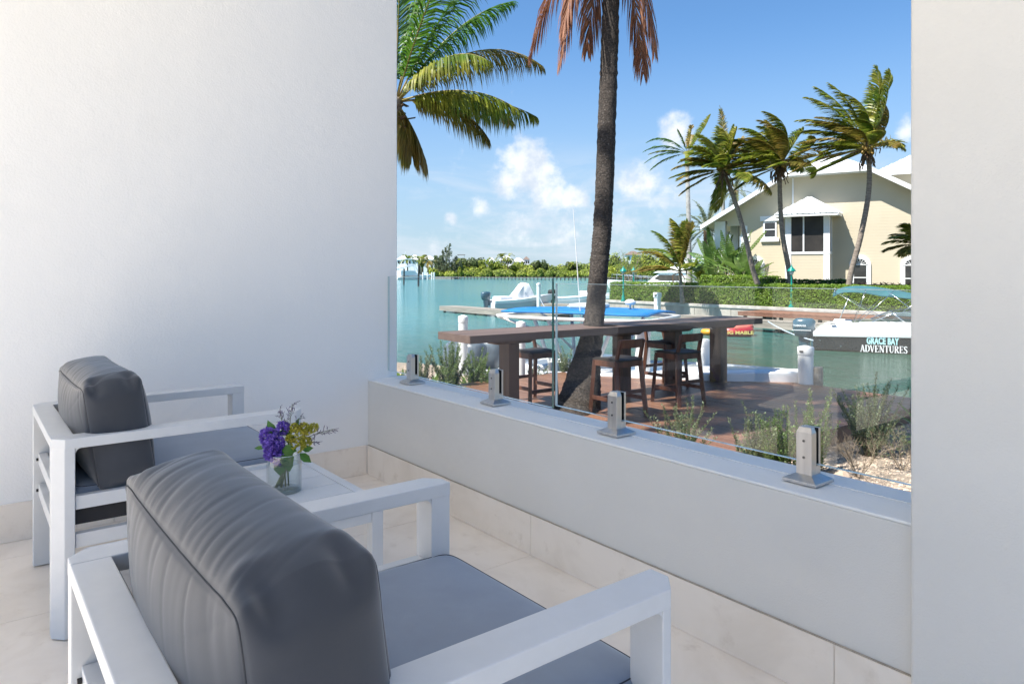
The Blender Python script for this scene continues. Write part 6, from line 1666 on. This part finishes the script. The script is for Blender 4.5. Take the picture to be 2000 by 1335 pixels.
# ================================================================== PLANTING BEDS BY THE PARAPET
def sprig_shrub(x, y, z, h, nst, label, m, seed, spread=.5, leaf=.022, group='small leafy shrubs of the planting bed', dens=1.0, stem=None):
    t = thing('bed_shrub', (x, y, z), label, 'shrub', group); r = random.Random(seed); sm = MB(); lf = MB()
    for k in range(int(nst*1.7)):
        a = r.uniform(0, 6.28); lean = r.random()*spread; d = V((cos(a)*lean, sin(a)*lean, 1)).normalized(); L = h*r.uniform(.55, 1.05)*(1-.35*lean)
        b = V((cos(a)*.05, sin(a)*.05, 0)); b = V((cos(a)*.09*r.random(), sin(a)*.09*r.random(), 0)); m1 = b+d*L*.5+V((r.uniform(-.06, .06), r.uniform(-.06, .06), 0)); e = b+d*L+V((cos(a)*lean*.10+r.uniform(-.05, .05), sin(a)*lean*.10+r.uniform(-.05, .05), r.uniform(0, .05)))
        sm.tube([b, m1, e], [.0045, .003, .0015], 4, False)
        nl = int(L/.0075*dens)
        for q in range(nl):
            s = .12+.88*(q+r.random())/nl; p = b.lerp(m1, s*2) if s < .5 else m1.lerp(e, s*2-1)
            an = q*2.4+r.uniform(-.4, .4); out = V((cos(an), sin(an), .45+.5*s)).normalized()
            p = p+out*.004; ll = 1.5*leaf*r.uniform(.7, 1.25)*(1.15-.45*s); n_ = (UP+rdir(r)*.5).normalized(); sd = out.cross(n_).normalized()*ll*.27
            lf.add([p, p+out*ll*.5-sd, p+out*ll, p+out*ll*.5+sd], [(0, 1, 2, 3)])
    sm.build('stems', stem or stem_m, t); lf.build('foliage', m, t)
def strap_plant(x, y, z, n, L, W, label, m, seed, group='strap leaved plants', dr=.9, up=(.4, 1.6)):
    t = thing('strap_plant', (x, y, z), label, 'plant', group); r = random.Random(seed); mb = MB()
    for k in range(n):
        a = k*2.4+r.uniform(-.3, .3); mb2 = MB(); blade(mb2, V((cos(a)*.03, sin(a)*.03, 0)), V((cos(a), sin(a), r.uniform(*up))), L*r.uniform(.7, 1.1), W, dr*r.uniform(.6, 1.2), 6)
        mb2.build('leaf', m, t)
def dry_bush(x, y, z, h, n, label, seed, leafy=0):
    t = thing('dry_bush', (x, y, z), label, 'shrub', 'dry twiggy bushes on the gravel'); r = random.Random(seed); mb = MB(); lf = MB()
    def br(p, d, L, rad, dep):
        e = p+d*L; mid = p+d*L*.5+rdir(r)*L*.06; mb.tube([p, mid, e], [rad, rad*.8, rad*.6], 3, False)
        if leafy and dep <= 1:
            for q in range(leafy): leaf_cloud(lf, 1, lambda r: (p.lerp(e, r.random())+rdir(r)*.012, rdir(r)), .018, r)
        if dep > 0:
            for q in range(3): br(p.lerp(e, r.uniform(.45, 1)), (d+rdir(r)*.75+UP*.18).normalized(), L*r.uniform(.55, .75), rad*.6, dep-1)
    for k in range(n): a = r.uniform(0, 6.28); br(V((cos(a)*.02, sin(a)*.02, 0)), V((cos(a)*.55, sin(a)*.55, 1)).normalized(), h*.42, .004, 3)
    mb.build('twigs', twig_m, t)
    if lf.v: lf.build('leaves', bed_leaf_grey, t)
G = GRAV
for i, (x, y, h, ns, lab, m, sp, dn) in enumerate([
    (-1.62, 3.05, .34, 12, 'low dark green shrub sprig third from the left, just over the parapet', bed_leaf, .45, 1),
    (-1.15, 3.55, .42, 14, 'rounded low shrub behind the parapet before the long table', bed_leaf_grey, .6, 1),
    (-.72, 3.85, .78, 24, 'tall bushy shrub in the middle of the right pane', bed_leaf_grey, .55, 1.1),
    (-.40, 3.55, .40, 14, 'dark low shrub at the parapet left of the largest clamp', bed_leaf, .6, 1),
    (-.26, 4.35, .74, 16, 'dark upright shrub just left of the largest clamp', bed_leaf_grey, .42, 1.1),
    (.10, 4.30, .74, 20, 'bright green shrub right behind the largest clamp', bed_leaf, .4, 1.2),
    (.10, 4.85, .82, 20, 'tall bright shrub right of the largest clamp with upright tips', bed_leaf, .38, 1.1),
    (.02, 3.75, .40, 14, 'small dark shrub at the foot of the largest clamp', bed_leaf_grey, .6, 1),
    (.08, 6.10, .88, 40, 'wide dark green shrub behind the dry twigs', bed_leaf_grey, .62, 1.1)]):
    sprig_shrub(x, y, G, h, ns, lab, m, 200+i, sp, .024, dens=dn)
dry_bush(.42, 5.15, G, .62, 10, 'pale dry twiggy bush standing on the sunlit gravel', 5, 0)
dry_bush(.58, 5.75, G, .58, 9, 'half dry bush with sparse grey leaves right of the pale twigs', 6, 3)
dry_bush(.20, 4.65, G, .78, 5, 'thin dry stems beside the largest clamp', 7, 1)
strap_plant(.45, 6.95, G, 26, .80, .055, 'big green strap leaved plant against the right pillar', strap_leaf, 3)
tag(MB().lathe([(.02, -.03), (.10, -.01), (.12, .03), (.07, .075), (.01, .09)], 9).build('stone', pebble_m, loc=(.30, 5.0, G)), 'tan stone lying on the gravel among the twigs', 'stone')
# left bed
for i, (px, D, h, ns, lab, m, sp) in enumerate([
    (800, 11.6, .42, 14, 'small shrub next to the left wall end', bed_leaf_grey, .6), (823, 11.4, .74, 16, 'upright shrub behind the leftmost clamp', bed_leaf_grey, .4), (880, 11.6, .92, 26, 'tallest leafy shrub in front of the outboard motors', bed_leaf, .42),
    (932, 12.1, .72, 18, 'upright shrub left of the white pile and second clamp', bed_leaf, .42), (952, 11.9, .48, 14, 'low shrub at the second clamp', bed_leaf, .6), (1048, 12.9, .40, 10, 'small sparse shrub under the bar stool seat', bed_leaf_grey, .5), (1104, 13.2, .60, 12, 'thin shrub left of the palm trunk', bed_leaf_grey, .4),
    (786, 11.0, .22, 10, 'tiny dark shrub at the corner of the parapet', bed_leaf, .8), (812, 10.8, .22, 12, 'tiny dark shrub below the leftmost clamp', bed_leaf, .9), (850, 10.9, .22, 14, 'low dark groundcover clump right of the leftmost clamp', bed_leaf, .9), (905, 11.2, .24, 14, 'low dark clump below the tallest leafy shrub', bed_leaf, .9)]):
    p = pos(px, D); sprig_shrub(p.x, p.y, G, h, ns, lab, m, 240+i, sp, .034, dens=1.0)
for i, (px, D, lab) in enumerate([(790, 12.6, 'strap leaved plant at the water edge beside the left wall'), (845, 12.3, 'strap leaved plant in front of the leftmost pile'), (865, 12.0, 'spiky plant between the pile and the tall shrub'), (915, 12.3, 'spiky plant between the two leafy shrubs'), (945, 12.6, 'spiky plant left of the second white pile'), (775, 12.0, 'spiky plant touching the left wall')]):
    p = pos(px, D); strap_plant(p.x, p.y, G, 16, .48, .04, lab, strap_leaf, 20+i, dr=.5, up=(.5, 2.2))
